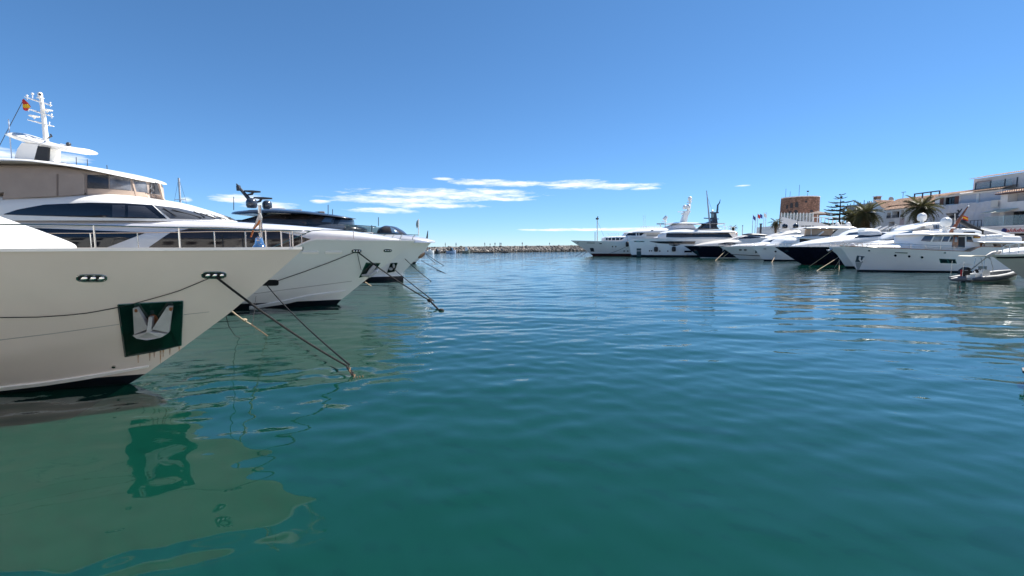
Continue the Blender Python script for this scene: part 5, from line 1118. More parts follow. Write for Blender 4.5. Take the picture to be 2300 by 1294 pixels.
# small boats and pontoon at the foot of the breakwater
def little_boat(px0, px1, py, label, hm, top, cab):
    p = wat((px0+px1)/2, py); Lh = (px1-px0)*p.y/F/2
    o = thing('motorboat', label, 'boat', tuple(p), 'motorboats moored under the breakwater')
    V = []
    for t, wd, zs in ((-1, .75, 1.0), (-.5, 1, .95), (0, 1, 1.0), (.5, .8, 1.15), (.85, .35, 1.3), (1, .02, 1.4)):
        B = 1.35*wd; x = t*Lh; V += [(x, -B, zs), (x, -B*.75, .0), (x, 0, -.4), (x, B*.75, .0), (x, B, zs)]
    mesh_obj('hull', V, grid_faces(6, 5, True)+[(0, 1, 2, 3, 4)], hm, o, False)
    MB().prism([(-.25*Lh, .9), (-.15*Lh, cab), (.15*Lh, cab), (.45*Lh, 1.1), (.4*Lh, .9)], -.9, .9).build('cabin', top, o, True, 30)
    MB().prism([(.14*Lh, cab-.05), (.17*Lh, cab-.05), (.44*Lh, 1.15), (.40*Lh, 1.15)], -.93, .93).build('windscreen', GLASS, o, False)
    MB().box((-.98*Lh, -.25, .1), (-1.05*Lh, .25, 1.2)).build('outboard', BLACK, o)
little_boat(955, 975, 569.6, 'low white motorboat nearest the dark-topped yacht bow under the breakwater', WHITE, WHITE, 1.7)
little_boat(974, 988, 569.4, 'dark hulled motorboat under the breakwater', METD, BLACK, 1.9)
little_boat(1003, 1024, 569.0, 'blue and white motorboat with dark canopy under the breakwater', mat('pale_blue_hull', (0.35, 0.45, 0.62), 0.4), METD, 2.4)
little_boat(1038, 1056, 568.7, 'open grey-green motorboat with a white windscreen under the breakwater', mat('olive_hull', (0.20, 0.21, 0.17), 0.5), WHITE, 2.6)
a, c = wat(1064, 568.6), wat(1108, 568.2)
o = thing('pontoon', 'low dark floating pontoon at the foot of the boulders', 'pontoon', tuple(a.lerp(c, .5)))
MB().box((-4.4, -1, -.2), (4.4, 1, .45)).build('float', METD, o); MB().box((-4.5, -1.1, .45), (4.5, 1.1, .55)).build('deck', TEAKD, o)
p = wat(1135, 568.2); o = thing('inflatable_dinghy', 'tiny dark inflatable dinghy with people crossing near the breakwater', 'boat', tuple(p))
for sg in (-1, 1): MB().tube([(-1.8, sg*.7, .25), (.8, sg*.7, .3), (1.7, sg*.25, .5), (2.0, 0, .55)], [.22, .26, .24, .2], 8).build('tube', BLACK, o)
MB().box((-1.7, -.6, .05), (1.2, .6, .2)).build('floor', METD, o); MB().prism([(-.6, .2), (-.5, .95), (.1, .95), (.2, .2)], -.3, .3).build('console', METD, o)

# ------------------------------------------------------------------ tower
def build_tower():
    Y = 158.0; xc, _ = q(1794, 500, Y); xc = float(xc); zt = float(q(1794, 444, Y)[1]); r0, r1 = 6.5, 5.7
    o = thing('stone_tower', 'round brown stone watchtower with arched windows above the white terrace', 'tower', (xc, Y, 1.25))
    ST = mat('tower_mortar', (0.17, 0.10, 0.075), 0.95, var=0.2, vscale=1.5)
    h = zt-1.25; prof_ = [(r0, 0), (r0-.3, h*.3), (r0-.6, h*.6), (r1, h)]
    MB().lathe([(r-.10, z) for r, z in prof_], (0, 0, 0), 64).build('wall', ST, o, True, 60)
    MB().lathe([(r1+.02, h-.25), (r1+.1, h-.2), (r1+.1, h+.05), (r1-.6, h+.08)], (0, 0, 0), 64).build('parapet', PLASTER2, o, True, 30)
    # rubble stones, real pieces proud of the mortar; too small to tell singly
    g = np.random.default_rng(5); V = []; Fc = []; tone = []
    z = 0.0
    while z < h-0.2:
        hh = g.uniform(.18, .36); rr = np.interp(z, [p[1] for p in prof_], [p[0] for p in prof_]); a = g.uniform(0, .1)
        while a < 6.28:
            wd = g.uniform(.22, .7)/rr; k = len(V); pr = g.uniform(-.02, .07); j = g.uniform(-.05, .05, 4)
            for rad in (rr-.12, rr+pr):
                for aa, zz in ((a+.005, z+.02+j[0]), (a+wd-.005, z+.02+j[1]), (a+wd-.005+j[0]*.06, z+hh-.01+j[2]), (a+.005+j[1]*.06, z+hh-.01+j[3])):
                    V.append((rad*math.sin(aa), -rad*math.cos(aa), zz))
            Fc += [(k+4, k+5, k+6, k+7), (k, k+1, k+5, k+4), (k+1, k+2, k+6, k+5), (k+2, k+3, k+7, k+6), (k+3, k, k+4, k+7)]
            tone += [g.uniform(.6, 1.35)]*8; a += wd
        z += hh
    s = mesh_obj('stones', V, Fc, None, o, False); s['kind'] = 'stuff'
    at = s.data.attributes.new('tone', 'FLOAT', 'POINT'); at.data.foreach_set('value', np.array(tone, np.float32))
    m = mat('tower_stone', (0.27, 0.145, 0.10), 0.95, var=0.25, vscale=1.0, bump=0.3, bscale=5); nt = m.node_tree; b = nt.nodes['Principled BSDF']
    a_ = nt.nodes.new('ShaderNodeAttribute'); a_.attribute_name = 'tone'; mx = nt.nodes.new('ShaderNodeMix'); mx.data_type = 'RGBA'; mx.blend_type = 'MULTIPLY'; mx.inputs[0].default_value = 1
    src = b.inputs['Base Color'].links[0].from_socket; nt.links.new(src, mx.inputs[6]); nt.links.new(a_.outputs['Fac'], mx.inputs[7]); nt.links.new(mx.outputs[2], b.inputs['Base Color'])
    s.data.materials.append(m)
    def arch(px, py, w_, hh, name='arched_window'):
        X, Z = q(px, py, Y-4.5); rr = np.interp(Z-1.25, [p[1] for p in prof_], [p[0] for p in prof_])
        aa = np.linspace(-1.9, 0.75, 1500); pxs = CX+F*(xc+rr*np.sin(aa))/(Y-rr*np.cos(aa)); a0 = float(aa[np.argmin(np.abs(pxs-px))])
        ww = w_*Y/F/2/max(.3, math.cos(a0+math.atan2(xc, Y))); H2 = hh*Y/F/2; zz = float(Z)-1.25
        pts = [(-ww, -H2), (ww, -H2), (ww, H2*.3)]+[(ww*math.cos(t), H2*.3+H2*.7*math.sin(t)) for t in np.linspace(.2, math.pi-.2, 7)]+[(-ww, H2*.3)]
        V = []; n = len(pts)
        for rad in (rr+.12, rr-.6):
            for u, v in pts: aa = a0+u/rr; V.append((rad*math.sin(aa), -rad*math.cos(aa), zz+v))
        fr = mesh_obj(name, V, [tuple(range(n))]+[(i, n+i, n+(i+1) % n, (i+1) % n) for i in range(n)], ROOMD, o, False)
        return fr
    for x, y, w_, hh in ((1770, 460.5, 5, 11), (1781.5, 459.5, 6, 12), (1768, 478, 5, 10), (1780.5, 477.5, 7, 11), (1760.5, 463, 3, 9), (1759.5, 481, 2.5, 9), (1801.5, 453.5, 4, 4), (1815, 475, 5, 5)): arch(x, y, w_, hh)
    for x, y0 in ((1764, 424), (1774, 430), (1794, 415), (1813, 434)):
        X, _ = q(x, 450, Y); MB().tube([(float(X)-xc, 0, h), (float(X)-xc, 0, float(q(x, y0, Y)[1])-1.25)], .06, 5).build('antenna', METD, o)
    MB().box((float(q(1812, 434, Y)[0])-xc, -.03, h+1.9), (float(q(1812, 434, Y)[0])-xc+.7, .03, h+2.4)).build('pennant', METD, o)
build_tower()

# ------------------------------------------------------------------ facades along the promenade (plane x = XB, facing the water)
XB = 84.0
def fz(px, py, X=XB): return onx(px, py, X)
def wall_holes(name, X, y0, y1, z0, z1, holes, m, parent, depth=0.35, face=-1):
    "front skin with real openings and reveals"
    ys = sorted({y0, y1, *[max(y0, min(y1, v)) for h in holes for v in h[:2]]}); zs = sorted({z0, z1, *[max(z0, min(z1, v)) for h in holes for v in h[2:4]]})
    V = []; Fc = []
    def quad(a, b, c, d_): k = len(V); V.extend([a, b, c, d_]); Fc.append((k, k+1, k+2, k+3))
    for i in range(len(ys)-1):
        for j in range(len(zs)-1):
            cy, cz = (ys[i]+ys[i+1])/2, (zs[j]+zs[j+1])/2
            if any(h[0] < cy < h[1] and h[2] < cz < h[3] for h in holes): continue
            quad((X, ys[i], zs[j]), (X, ys[i], zs[j+1]), (X, ys[i+1], zs[j+1]), (X, ys[i+1], zs[j]))
    for a, b, c, d_ in [h[:4] for h in holes]:
        e = X-face*depth
        quad((X, a, c), (e, a, c), (e, a, d_), (X, a, d_)); quad((X, b, c), (X, b, d_), (e, b, d_), (e, b, c))
        quad((X, a, c), (X, b, c), (e, b, c), (e, a, c)); quad((X, a, d_), (e, a, d_), (e, b, d_), (X, b, d_))
    return mesh_obj(name, V, Fc, m, parent, False)
def tiled_roof(name, a, b, c, d_, parent, pitch=0.34, amp=0.07):
    "barrel tiles as a corrugated sheet between eave a-b and ridge d-c, courses stepped"
    a, b, c, d_ = map(Vector, (a, b, c, d_)); W = (b-a).length; Ls = max((d_-a).length, .3); nu = max(8, int(W/pitch)*6); rows = max(2, int(Ls/0.4)); V = []
    nrm = (b-a).cross(d_-a).normalized(); nrm = nrm if nrm.z > 0 else -nrm; g = np.random.default_rng(int(abs(W*97)))
    for r in range(rows):
        for e in (0, 1):
            t = (r+e)/rows; jit = g.normal(0, .006, nu+1)
            for i in range(nu+1):
                u = i/nu; p = (a.lerp(b, u)).lerp(d_.lerp(c, u), t); hgt = amp*abs(math.sin(math.pi*u*W/pitch))+(0.05 if e == 0 else 0)+jit[i]
                V.append(p+nrm*hgt)
    Fc = grid_faces(rows*2, nu+1); return mesh_obj(name, V, Fc, TILE, parent, False)
def house_box(name, m, parent, y0, y1, z1, X=XB, depth=9.0, z0=0.0):
    "side, rear and top walls (the front skin is separate)"
    V = [(X, y0, z0), (X+depth, y0, z0), (X+depth, y1, z0), (X, y1, z0), (X, y0, z1), (X+depth, y0, z1), (X+depth, y1, z1), (X, y1, z1)]
    return mesh_obj(name, V, [(0, 1, 5, 4), (1, 2, 6, 5), (2, 3, 7, 6), (4, 5, 6, 7)], m, parent, False)
def to_local(o, X, Y):
    o.location = (X, Y, 1.25)
    for ch in list(o.children):
        ch.location = (ch.location.x-X, ch.location.y-Y, ch.location.z-1.25)
def slab4(name, V, m, o, t=.05):
    return mesh_obj(name, V+[(a, b, c-t) for a, b, c in V], [(0, 1, 2, 3), (7, 6, 5, 4), (0, 4, 5, 1), (1, 5, 6, 2), (2, 6, 7, 3), (3, 7, 4, 0)], m, o, False)
def facade_A():
    "nearest house: tiled eave, deep balcony, awning, red script sign on the ground floor"
    o = thing('white_house', 'white house with deep balcony, cream awning and red script sign on its ground floor', 'building')
    X = XB-1.5; yS = 40.0; yN = fz(2249, 440, X)[0]; zA = 11.75
    rec = (yS+4, fz(2264, 440, X)[0], 10.3, 11.6); low = (yS+2, fz(2256, 480, X)[0], 6.4, 8.7); shop = (yS+1, yN-1.0, 1.26, 5.0)
    wall_holes('front_wall', X, yS, yN, 1.25, zA, [rec, low, shop], PLASTER2, o, 1.6)
    house_box('side_walls', PLASTER2, o, yS, yN, zA, X, 10)
    for (a, b, c, d_), m in ((rec, BLIND), (low, ROOMD), (shop, ROOMD)): MB().box((X+1.58, a, c), (X+1.66, b, d_)).build('recessed_window', m, o, False)
    MB().box((X+1.5, rec[1]-6, 10.3), (X+1.57, rec[1]-3.5, 11.4)).build('recessed_window', ROOMD, o, False)
    for k in range(4): MB().box((X+1.46, low[1]-2.2-k*4, 6.4), (X+1.56, low[1]-1.0-k*4, 8.6)).build('glazed_door', GLASS, o, False)
    tiled_roof('eave_roof', (X-.9, yS, zA+.05), (X-.9, yN+.5, zA+.05), (X+3.0, yN+.5, zA+.95), (X+3.0, yS, zA+.95), o)
    MB().box((X-.8, yS, zA-.12), (X, yN+.3, zA+.03)).build('eave_soffit', BROWNW, o, False)
    ya, yb = fz(2288, 470, X)[0], fz(2236, 471, X)[0]
    slab4('awning', [(X-.05, ya, 9.2), (X-.05, yb, 9.2), (X-2.2, yb+.3, 8.6), (X-2.2, ya, 8.6)], mat('cream_awning', (0.72, 0.66, 0.50), 0.8), o)
    MB().box((X-3.0, yS, 6.0), (X-.02, yN, 6.3)).build('terrace_slab', PLASTER2, o, False)
    for k in range(9):
        y = yN-3.4-k*3.2; MB().box((X-2.9, y, 6.3), (X-2.86, y+3.1, 7.9)).build('glass_panel', BGLASS, o, False); MB().box((X-2.92, y-.06, 6.3), (X-2.84, y, 7.95)).build('rail_post', STEEL, o, False)
    MB().box((X-2.9, yS, 5.05), (X-.02, yN-.5, 5.95)).build('sign_board', PLASTER2, o, False)
    me = text_mesh('Salduba', .8, .03, .35); me.materials.append(FLAGR); t = link(bpy.data.objects.new('sign_lettering', me), o)
    t.rotation_euler = (R(90), 0, R(-90)); t.location = (X-2.94, fz(2277, 515, X-2.9)[0], 5.5); t.scale = (1.3, 1, 1)
    yy = fz(2256, 515, X-2.9)[0]; e = MB().lathe([(.02, -.03), (.38, -.03), (.38, .03), (.02, .03)], (0, 0, 0), 20).build('sign_emblem', FLAGB, o, False); e.rotation_euler = (0, R(90), 0); e.location = (X-2.94, yy, 5.5)
    for k in range(6):
        y = yN-5-k*5; slab4('shop_awning', [(X-2.95, y, 4.7), (X-2.95, y+4.5, 4.7), (X-4.9, y+4.2, 3.9), (X-4.9, y+.3, 3.9)], TAN if k % 2 else mat('cream_awning', (0.72, 0.66, 0.50)), o)
    to_local(o, XB, 60)
facade_A()
def facade_B():
    "house under a grey scaffold sheet, shuttered window, tiled eave, penthouse above"
    o = thing('white_house', 'white house wrapped below in grey scaffold sheeting, with brown shutters and tiled eave', 'building')
    y0 = fz(2249, 440)[0]; y1 = fz(2101, 440)[0]; zE = 12.75
    op = (fz(2145, 450)[0], fz(2119, 450)[0], 11.0, 12.4); bl1 = (fz(2192, 450)[0], fz(2155, 450)[0], 10.9, 12.45); bl2 = (fz(2246, 450)[0], fz(2198, 450)[0], 10.9, 12.5)
    wall_holes('front_wall', XB, y0, y1, 1.25, zE, [op, bl1, bl2], PLASTER, o, .5); house_box('side_walls', PLASTER, o, y0, y1, zE, XB, 10)
    MB().box((XB+.48, op[0], op[2]), (XB+.55, op[1], op[3])).build('window_pane', GLASS, o, False)
    for bl in (bl1, bl2): MB().box((XB+.14, bl[0], bl[2]), (XB+.2, bl[1], bl[3])).build('roller_blind', mat('white_blind', (0.58, 0.58, 0.62), 0.8, var=0.03), o, False)
    for y in (op[0]-.75, op[1]-.1): MB().box((XB-.08, y, 10.95), (XB-.02, y+.75, 12.4)).build('shutter', BROWNW, o, False)
    for y in (op[0]+.02, (op[0]+op[1])/2): MB().box((XB+.42, y, op[2]), (XB+.47, y+.08, op[3])).build('window_mullion', METD, o, False)
    tiled_roof('eave_roof', (XB-.8, y0-.2, zE+.02), (XB-.8, y1+.3, zE+.02), (XB+2.6, y1+.3, zE+.75), (XB+2.6, y0-.2, zE+.75), o)
    # sagging sheet on poles in front
    XS = XB-1.6; ya, yb = fz(2244, 480, XS)[0], fz(2085, 480, XS)[0]; V = []; nu, nv = 60, 22
    for i in range(nu):
        for j in range(nv):
            u, v = i/(nu-1), j/(nv-1); top = 10.75+.08*math.sin(u*17)+.05*math.sin(u*41)
            V.append((XS+.10*math.sin(u*38+v*3)+.06*math.sin(u*90+v*7)+(.08 if abs(v-.62) < .03 else 0), ya+(yb-ya)*u, 6.5+(top-6.5)*v))
    mesh_obj('scaffold_sheet', V, grid_faces(nu, nv), SHEET, o)
    for k in range(9):
        y = ya+(yb-ya)*k/8; MB().tube([(XS+.25, y, 1.25), (XS+.25, y, 10.6)], .05, 6).build('scaffold_pole', METD, o)
    yn = fz(2241, 460, XS-.3)[0]; MB().box((XS-.30, yn, 9.6), (XS-.22, yn+1.1, 10.8)).build('notice_board', mat('cream_board', (0.62, 0.58, 0.52), 0.7), o, False)
    MB().box((XB-4.5, ya, 6.0), (XS-.02, yb, 6.3)).build('terrace_slab', mat('dark_slab', (0.12, 0.13, 0.14), 0.7), o, False)
    for k in range(22):
        y = ya+(yb-ya)*k/21; MB().box((XB-4.45, y-.03, 6.3), (XB-4.39, y+.03, 7.4)).build('rail_post', METD, o, False)
    MB().box((XB-4.47, ya, 7.36), (XB-4.37, yb, 7.44)).build('hand_rail', METD, o, False)
    MB().box((XB-4.2, ya, 1.25), (XB-3.8, yb, 5.98)).build('shop_front', ROOMD, o, False)
    # penthouse set back
    XP = XB+2.7; p0 = 40.0; p1 = fz(2187, 410, XP)[0]; zP = 15.5; hole = (fz(2228, 400, XP)[0], fz(2192, 410, XP)[0], 13.2, 15.0)
    wall_holes('penthouse_wall', XP, p0, p1, 12.8, zP, [hole], PLASTER2, o, .3)
    MB().box((XP+.28, hole[0], hole[2]), (XP+.34, hole[1], hole[3])).build('penthouse_blind', mat('pink_blind', (0.46, 0.40, 0.40), 0.8), o, False)
    house_box('penthouse_sides', PLASTER2, o, p0, p1, zP, XP, 7, 12.6)
    tiled_roof('penthouse_roof', (XP-.6, p0, zP), (XP-.6, p1+.4, zP), (XP+3.0, p1+.4, zP+.7), (XP+3.0, p0, zP+.7), o)
    for px in (2191, 2224, 2256, 2283):
        y = fz(px, 415, XP-1.4)[0]; MB().box((XP-1.4, y-.07, 13.0), (XP-1.28, y+.07, 14.6)).build('glass_rail_post', METD, o, False)
    MB().box((XP-1.36, fz(2290, 415, XP)[0], 13.3), (XP-1.32, fz(2191, 415, XP-1.4)[0], 14.5)).build('glass_rail', BGLASS, o, False)
    to_local(o, XB, 80)
facade_B()
def facade_C():
    "old white house with orange tiled roofs, chimney, dish, loggia"
    o = thing('white_house', 'old white house with jumbled orange tile roofs, arched chimney and shaded loggia', 'building')
    y0 = fz(2100, 460)[0]+.2; y1 = fz(1961, 470)[0]; zE = 11.0; zt = 13.5
    lg = [(fz(2030, 480)[0], fz(2023, 480)[0], 9.2, 10.7), (fz(2020, 480)[0], fz(2004, 480)[0], 9.2, 10.6), (fz(2001, 480)[0], fz(1992, 480)[0], 9.2, 10.4), (fz(2009, 500)[0], fz(1996, 500)[0], 6.2, 8.4), (fz(2075, 500)[0], fz(2060, 500)[0], 6.2, 8.6)]
    wall_holes('front_wall', XB, y0, y1, 1.25, zE, lg, PLASTER, o, 1.2); house_box('side_walls', PLASTER, o, y0, y1, zE, XB, 12)
    for a, b, c, d_ in lg: MB().box((XB+1.18, a, c), (XB+1.25, b, d_)).build('window_pane', ROOMD, o, False)
    for a, b, c, d_ in lg[:3]:
        MB().box((XB-.12, a-.1, c-.12), (XB+.25, b+.1, c)).build('window_sill', PLASTER2, o, False)
        for t in np.linspace(a, b, 6): MB().box((XB-.03, t-.03, c), (XB+.03, t+.03, c+.6)).build('balcony_baluster', METD, o, False)
    MB().box((XB-.06, fz(2031, 500)[0], 1.3), (XB-.01, fz(2021, 500)[0], 9.0)).build('pink_bay', PINKP, o, False)
    ym = fz(1991, 460)[0]
    tiled_roof('lower_roof', (XB-.7, y0, zE+.05), (XB-.7, ym, zE+.05), (XB+2.5, ym, zE+1.2), (XB+2.5, y0, zE+1.2), o)
    V = [(XB, ym, zE-1.2), (XB, y1, zE-1.2), (XB, y1, zt-.3), (XB, y1-.6, zt), (XB, ym+1.0, zt-1.8)]; mesh_obj('gable_wall', [(x-.03, y, z) for x, y, z in V]+[(x+.3, y, z) for x, y, z in V], [(0, 1, 2, 3, 4), (9, 8, 7, 6, 5)]+[(i, 5+i, 5+(i+1) % 5, (i+1) % 5) for i in range(5)], PLASTER, o, False)
    tiled_roof('upper_roof', (XB+1.5, y0+1, zE+1.0), (XB+1.5, y1-1.0, zE+1.0), (XB+5, y1-1.0, zt+.3), (XB+5, y0+1, zt+.3), o)
    tiled_roof('gable_roof', (XB-.3, ym+.8, zt-1.9), (XB+4, ym+.8, zt-1.9), (XB+4, y1-.5, zt+.08), (XB-.3, y1-.5, zt+.08), o)
    MB().box((XB+5, y0, 1.3), (XB+12, y1, zt+.25)).build('rear_block', PLASTER2, o, False)
    c = (XB+1.2, fz(1970, 450, XB+1.2)[0]); ck = MB().box((c[0]-.5, c[1]-.6, zt-1), (c[0]+.5, c[1]+.6, zt+.4)).build('chimney', PLASTER, o, False)
    for i in range(3): MB().box((c[0]-.48, c[1]-.55+i*.43, zt+.4), (c[0]+.48, c[1]-.33+i*.43, zt+.95)).build('chimney_pier', TILE, ck, False)
    MB().box((c[0]-.6, c[1]-.7, zt+.95), (c[0]+.6, c[1]+.7, zt+1.1)).build('chimney_cap', PLASTER, ck, False)
    yd, zd = fz(2004, 447, XB+5); d = MB().lathe([(.02, .2), (.25, .16), (.45, .06), (.55, -.08), (.52, -.08), (.02, .14)], (0, 0, 0), 20).build('satellite_dish', mat('dish_grey', (0.35, 0.33, 0.31), 0.6), o); d.rotation_euler = (0, R(70), R(20)); d.location = (XB+4.8, yd, zd)
    MB().tube([(XB+5, yd, zt), (XB+5, yd, zd)], .05, 5).build('dish_post', METD, o)
    ya, za = fz(2029, 432, XB+6); MB().tube([(XB+6, ya, zt), (XB+6, ya, za)], .05, 5).build('aerial_mast', METD, o)
    MB().tube([(XB+6, ya-.7, za), (XB+6, ya+.5, za)], .03, 5).build('aerial_boom', METD, o)
    for k in range(6): MB().tube([(XB+6, ya-.6+k*.2, za-.15), (XB+6, ya-.6+k*.2, za+.15)], .02, 4).build('aerial_element', METD, o)
    yp0, yp1 = fz(2110, 438, XB+3)[0], fz(2054, 442, XB+3)[0]
    for y in np.linspace(yp0, yp1, 4): MB().box((XB+2.9, y-.08, zt-1.2), (XB+3.1, y+.08, zt+.6)).build('pergola_post', METD, o, False)
    MB().box((XB+2.8, yp0, zt+.6), (XB+3.2, yp1, zt+.8)).build('pergola_beam', METD, o, False)
    to_local(o, XB, 96)
facade_C()
def facade_D():
    o = thing('grey_house', 'plain grey flat-roofed house with dark recess, half hidden by palms', 'building')
    y0 = fz(1960, 470)[0]+.2; y1 = fz(1898, 470)[0]; z1 = 12.9
    wall_holes('front_wall', XB+.4, y0, y1, 1.25, z1, [(y0+2, y1-.5, 9.6, 11.2), (y0+2, y1-2, 2.0, 5.5)], PLASTER2, o, .8); house_box('side_walls', PLASTER2, o, y0, y1, z1, XB+.4, 12)
    MB().box((XB+1.1, y0+2, 9.6), (XB+1.2, y1-.5, 11.2)).build('window_band', ROOMD, o, False); MB().box((XB+1.1, y0+2, 2.0), (XB+1.2, y1-2, 5.5)).build('shop_window', GLASS, o, False)
    MB().box((XB-.1, y0, z1-.1), (XB+12.5, y1+.3, z1+.2)).build('flat_roof', BLIND, o, False)
    for k in range(9): MB().box((XB+.5, y0+k*(y1-y0)/8-.05, z1+.2), (XB+.6, y0+k*(y1-y0)/8+.05, z1+.2+(.9 if k % 3 == 0 else .5))).build('roof_pole', METD, o, False)
    for i in range(14): MB().box((XB+.34, y0+.3+i*(y1-y0-.6)/14, z1-1.5), (XB+.42, y0+.3+(i+.55)*(y1-y0-.6)/14, z1-.2)).build('wall_slat', BLIND, o, False)
    to_local(o, XB, 108)
facade_D()
def terrace():
    "white terrace building below the tower, glass screens, shop lettering, parasol"
    Y = 136.0; o = thing('terrace_building', 'white terrace building with glass screens, dark shop lettering and brown parasol below the tower', 'building')
    x0 = float(q(1756, 510, Y)[0]); x1 = float(q(1903, 510, Y)[0]); zt = float(q(1800, 499, Y)[1]); zg = float(q(1800, 484, Y)[1])
    xm = float(q(1830, 510, Y)[0])
    MB().box((x0, Y, 0.5), (x1, Y+14, zt-1.0)).build('lower_wall', PLASTER, o, False)
    V = [(x0, zt-1.0), (x0, zt+1.6), (xm-5, zt+.3), (xm, zt), (x1-2, zt-1.0)]; MB().prism(V, Y+.02, Y+1.0).build('parapet', PLASTER, o, False)
    for i, x in enumerate(np.linspace(x0+.3, xm, 11)):
        MB().box((x-.09, Y+1.0, zt-.5), (x+.09, Y+1.2, zg+.9)).build('screen_post', PLASTER, o, False)
        if i < 10: MB().box((x+.12, Y+1.06, zt-.3), (x+(xm-x0)/10-.12, Y+1.1, zg+.7)).build('glass_screen', BGLASS, o, False)
    for x in np.linspace(xm+.5, x1, 9): MB().box((x-.07, Y+1.4, zt-1.2), (x+.07, Y+1.6, zt+1.6)).build('rail_post', PLASTER, o, False)
    MB().box((xm, Y+1.45, zt+1.4), (x1, Y+1.55, zt+1.6)).build('hand_rail', PLASTER, o, False)
    px_ = float(q(1837, 480, Y+4)[0]); zp = float(q(1837, 474, Y+4)[1]); ze = float(q(1837, 481, Y+4)[1])
    V = [(px_, Y+4, zp)]; n = 8
    for k in range(n): a = 2*math.pi*(k+.5)/n; V.append((px_+3.6*math.cos(a), Y+4+2.6*math.sin(a), ze))
    ps = mesh_obj('parasol_canopy', V, [(0, 1+k, 1+(k+1) % n) for k in range(n)], mat('brown_parasol', (0.14, 0.10, 0.085), 0.85), o, False)
    ps2 = [(v[0], v[1], v[2]) for v in V[1:]]; mesh_obj('parasol_valance', ps2+[(a, b, c-.25) for a, b, c in ps2], [(k, (k+1) % n, n+(k+1) % n, n+k) for k in range(n)], mat('brown_parasol', (0.14, 0.10, 0.085)), o, False)
    MB().tube([(px_, Y+4, 3), (px_, Y+4, zp)], .12, 8).build('parasol_pole', PLASTER, o)
    me = text_mesh('DOLCE&GABBANA', .72, .03); me.materials.append(BLACK); t = link(bpy.data.objects.new('shop_lettering', me), o)
    xt, ztx = q(1814, 509, Y); t.rotation_euler = (R(90), 0, 0); t.location = (float(xt), Y-.03, float(ztx)); wtx = max(v.co.x for v in me.vertices)-min(v.co.x for v in me.vertices); t.scale = (28*Y/F/wtx, 1.15, 1)
    for k in range(6): MB().box((x0+1+k*3, Y-.03, 2.2), (x0+2.6+k*3, Y+.0-.01, 4.4)).build('shop_window', GLASS, o, False)
    gx = float(q(1762, 500, Y-2)[0]); 
    for k in range(5): MB().tube([(gx+k*1.6, Y-1.5, 1.2), (gx+k*1.6, Y-1.5, float(q(1762, 494+2*(k % 2), Y-1.5)[1]))], .05, 5).build('light_pole', PLASTER, o)
terrace()
# flagpoles and quay posts
for i, (px, y0, m) in enumerate(((1691.5, 482, FLAGB), (1697.5, 485, None), (1702, 480, FLAGR), (1716.5, 478, FLAGW), (1721, 476, None))):
    Y = 150.0; X, Z = q(px, y0, Y); lab = ['flagpole with a dark blue flag, outermost of the row near the harbour mouth', 'bare white flagpole between the blue and the red flag', 'flagpole with red and dark flags', 'flagpole with a small pale flag', 'bare flagpole beside the pale flag']
    o = thing('flagpole', lab[i], 'flagpole', (float(X), Y, 1.25)); MB().tube([(0, 0, 0), (0, 0, float(Z)-1.25)], [.12, .07], 7).build('pole', GALV, o)
    if m:
        h = float(Z)-1.25; V = [(.05+.22*k, .06*math.sin(k*1.4+i), h-.1-.4*r_-.25*k*(1 if m is FLAGB else .6)) for r_ in range(4) for k in range(5)]
        mesh_obj('flag', V, grid_faces(4, 5), m, o)
        if m is FLAGR: mesh_obj('second_flag', [(v[0]+.75, v[1], v[2]+.1) for v in V], grid_faces(4, 5), FLAGB, o)
for px, y0, y1, r, lab in ((1709, 504, 527, .28, 'dark square lamp post rising beyond the navy beige yacht'), (1668, 508, 530, .10, 'thin grey mast beyond the plumb-bowed superyacht stern')):
    Y = 140.0; X, Z = q(px, y0, Y); o = thing('lamp_post', lab, 'post', (float(X), Y, 0.0)); MB().tube([(0, 0, -1), (0, 0, float(Z))], r, 6).build('shaft', METD if r > .2 else GALV, o); MB().box((-r*1.2, -r*1.2, float(Z)), (r*1.2, r*1.2, float(Z)+.25)).build('cap', METD, o)

# ------------------------------------------------------------------ palms and Norfolk pine
FROND = leafy('palm_leaf', (0.062, 0.062, 0.026)); FROND2 = leafy('dry_palm_leaf', (0.13, 0.095, 0.042))
BARK = mat('palm_bark', (0.10, 0.075, 0.055), 0.95, var=0.35, vscale=6, bump=0.6, bscale=12)
def frond_mesh(Lf, droop, seed):
    g = np.random.default_rng(seed); V = []; Fc = []; n = 26
    def spine(t): a = 0.0; return Vector((Lf*(t-.10*t*t), 0, Lf*(0.35*t-droop*t*t)))
    for i in range(n):
        t = .10+.9*i/(n-1); p = spine(t); dv = (spine(min(1.0, t+.02))-spine(t-.02)).normalized(); up = dv.cross(Vector((0, 1, 0))); up = -up if up.z < 0 else up
        ll = Lf*.20*math.sin(math.pi*min(1, .18+.82*t))**.6*g.uniform(.8, 1.15)+.08; wd = Lf*.013
        for sg in (-1, 1):
            tip = p+dv*ll*.65+Vector((0, sg, 0))*ll*.72+up*ll*(.18-.45*g.random()*droop); k = len(V)
            V += [p-dv*wd, p+dv*wd, tip+dv*wd*.2, p.lerp(tip, .5)+up*ll*.06-dv*wd*.5]; Fc += [(k, k+1, k+2), (k, k+2, k+3)]
    sp = [spine(t) for t in np.linspace(0, 1, 9)]
    for i in range(8):
        k = len(V); r0 = Lf*.012*(1-i/9); V += [sp[i]+Vector((0, r0, 0)), sp[i]-Vector((0, r0, 0)), sp[i+1]-Vector((0, r0, 0)), sp[i+1]+Vector((0, r0, 0))]; Fc.append((k, k+1, k+2, k+3))
    me = bpy.data.meshes.new('frond'); me.from_pydata([tuple(v) for v in V], [], Fc); me.update(); return me
FM = [frond_mesh(1.0, d, i) for i, d in enumerate((.25, .45, .7, .95, 1.25, 1.6))]
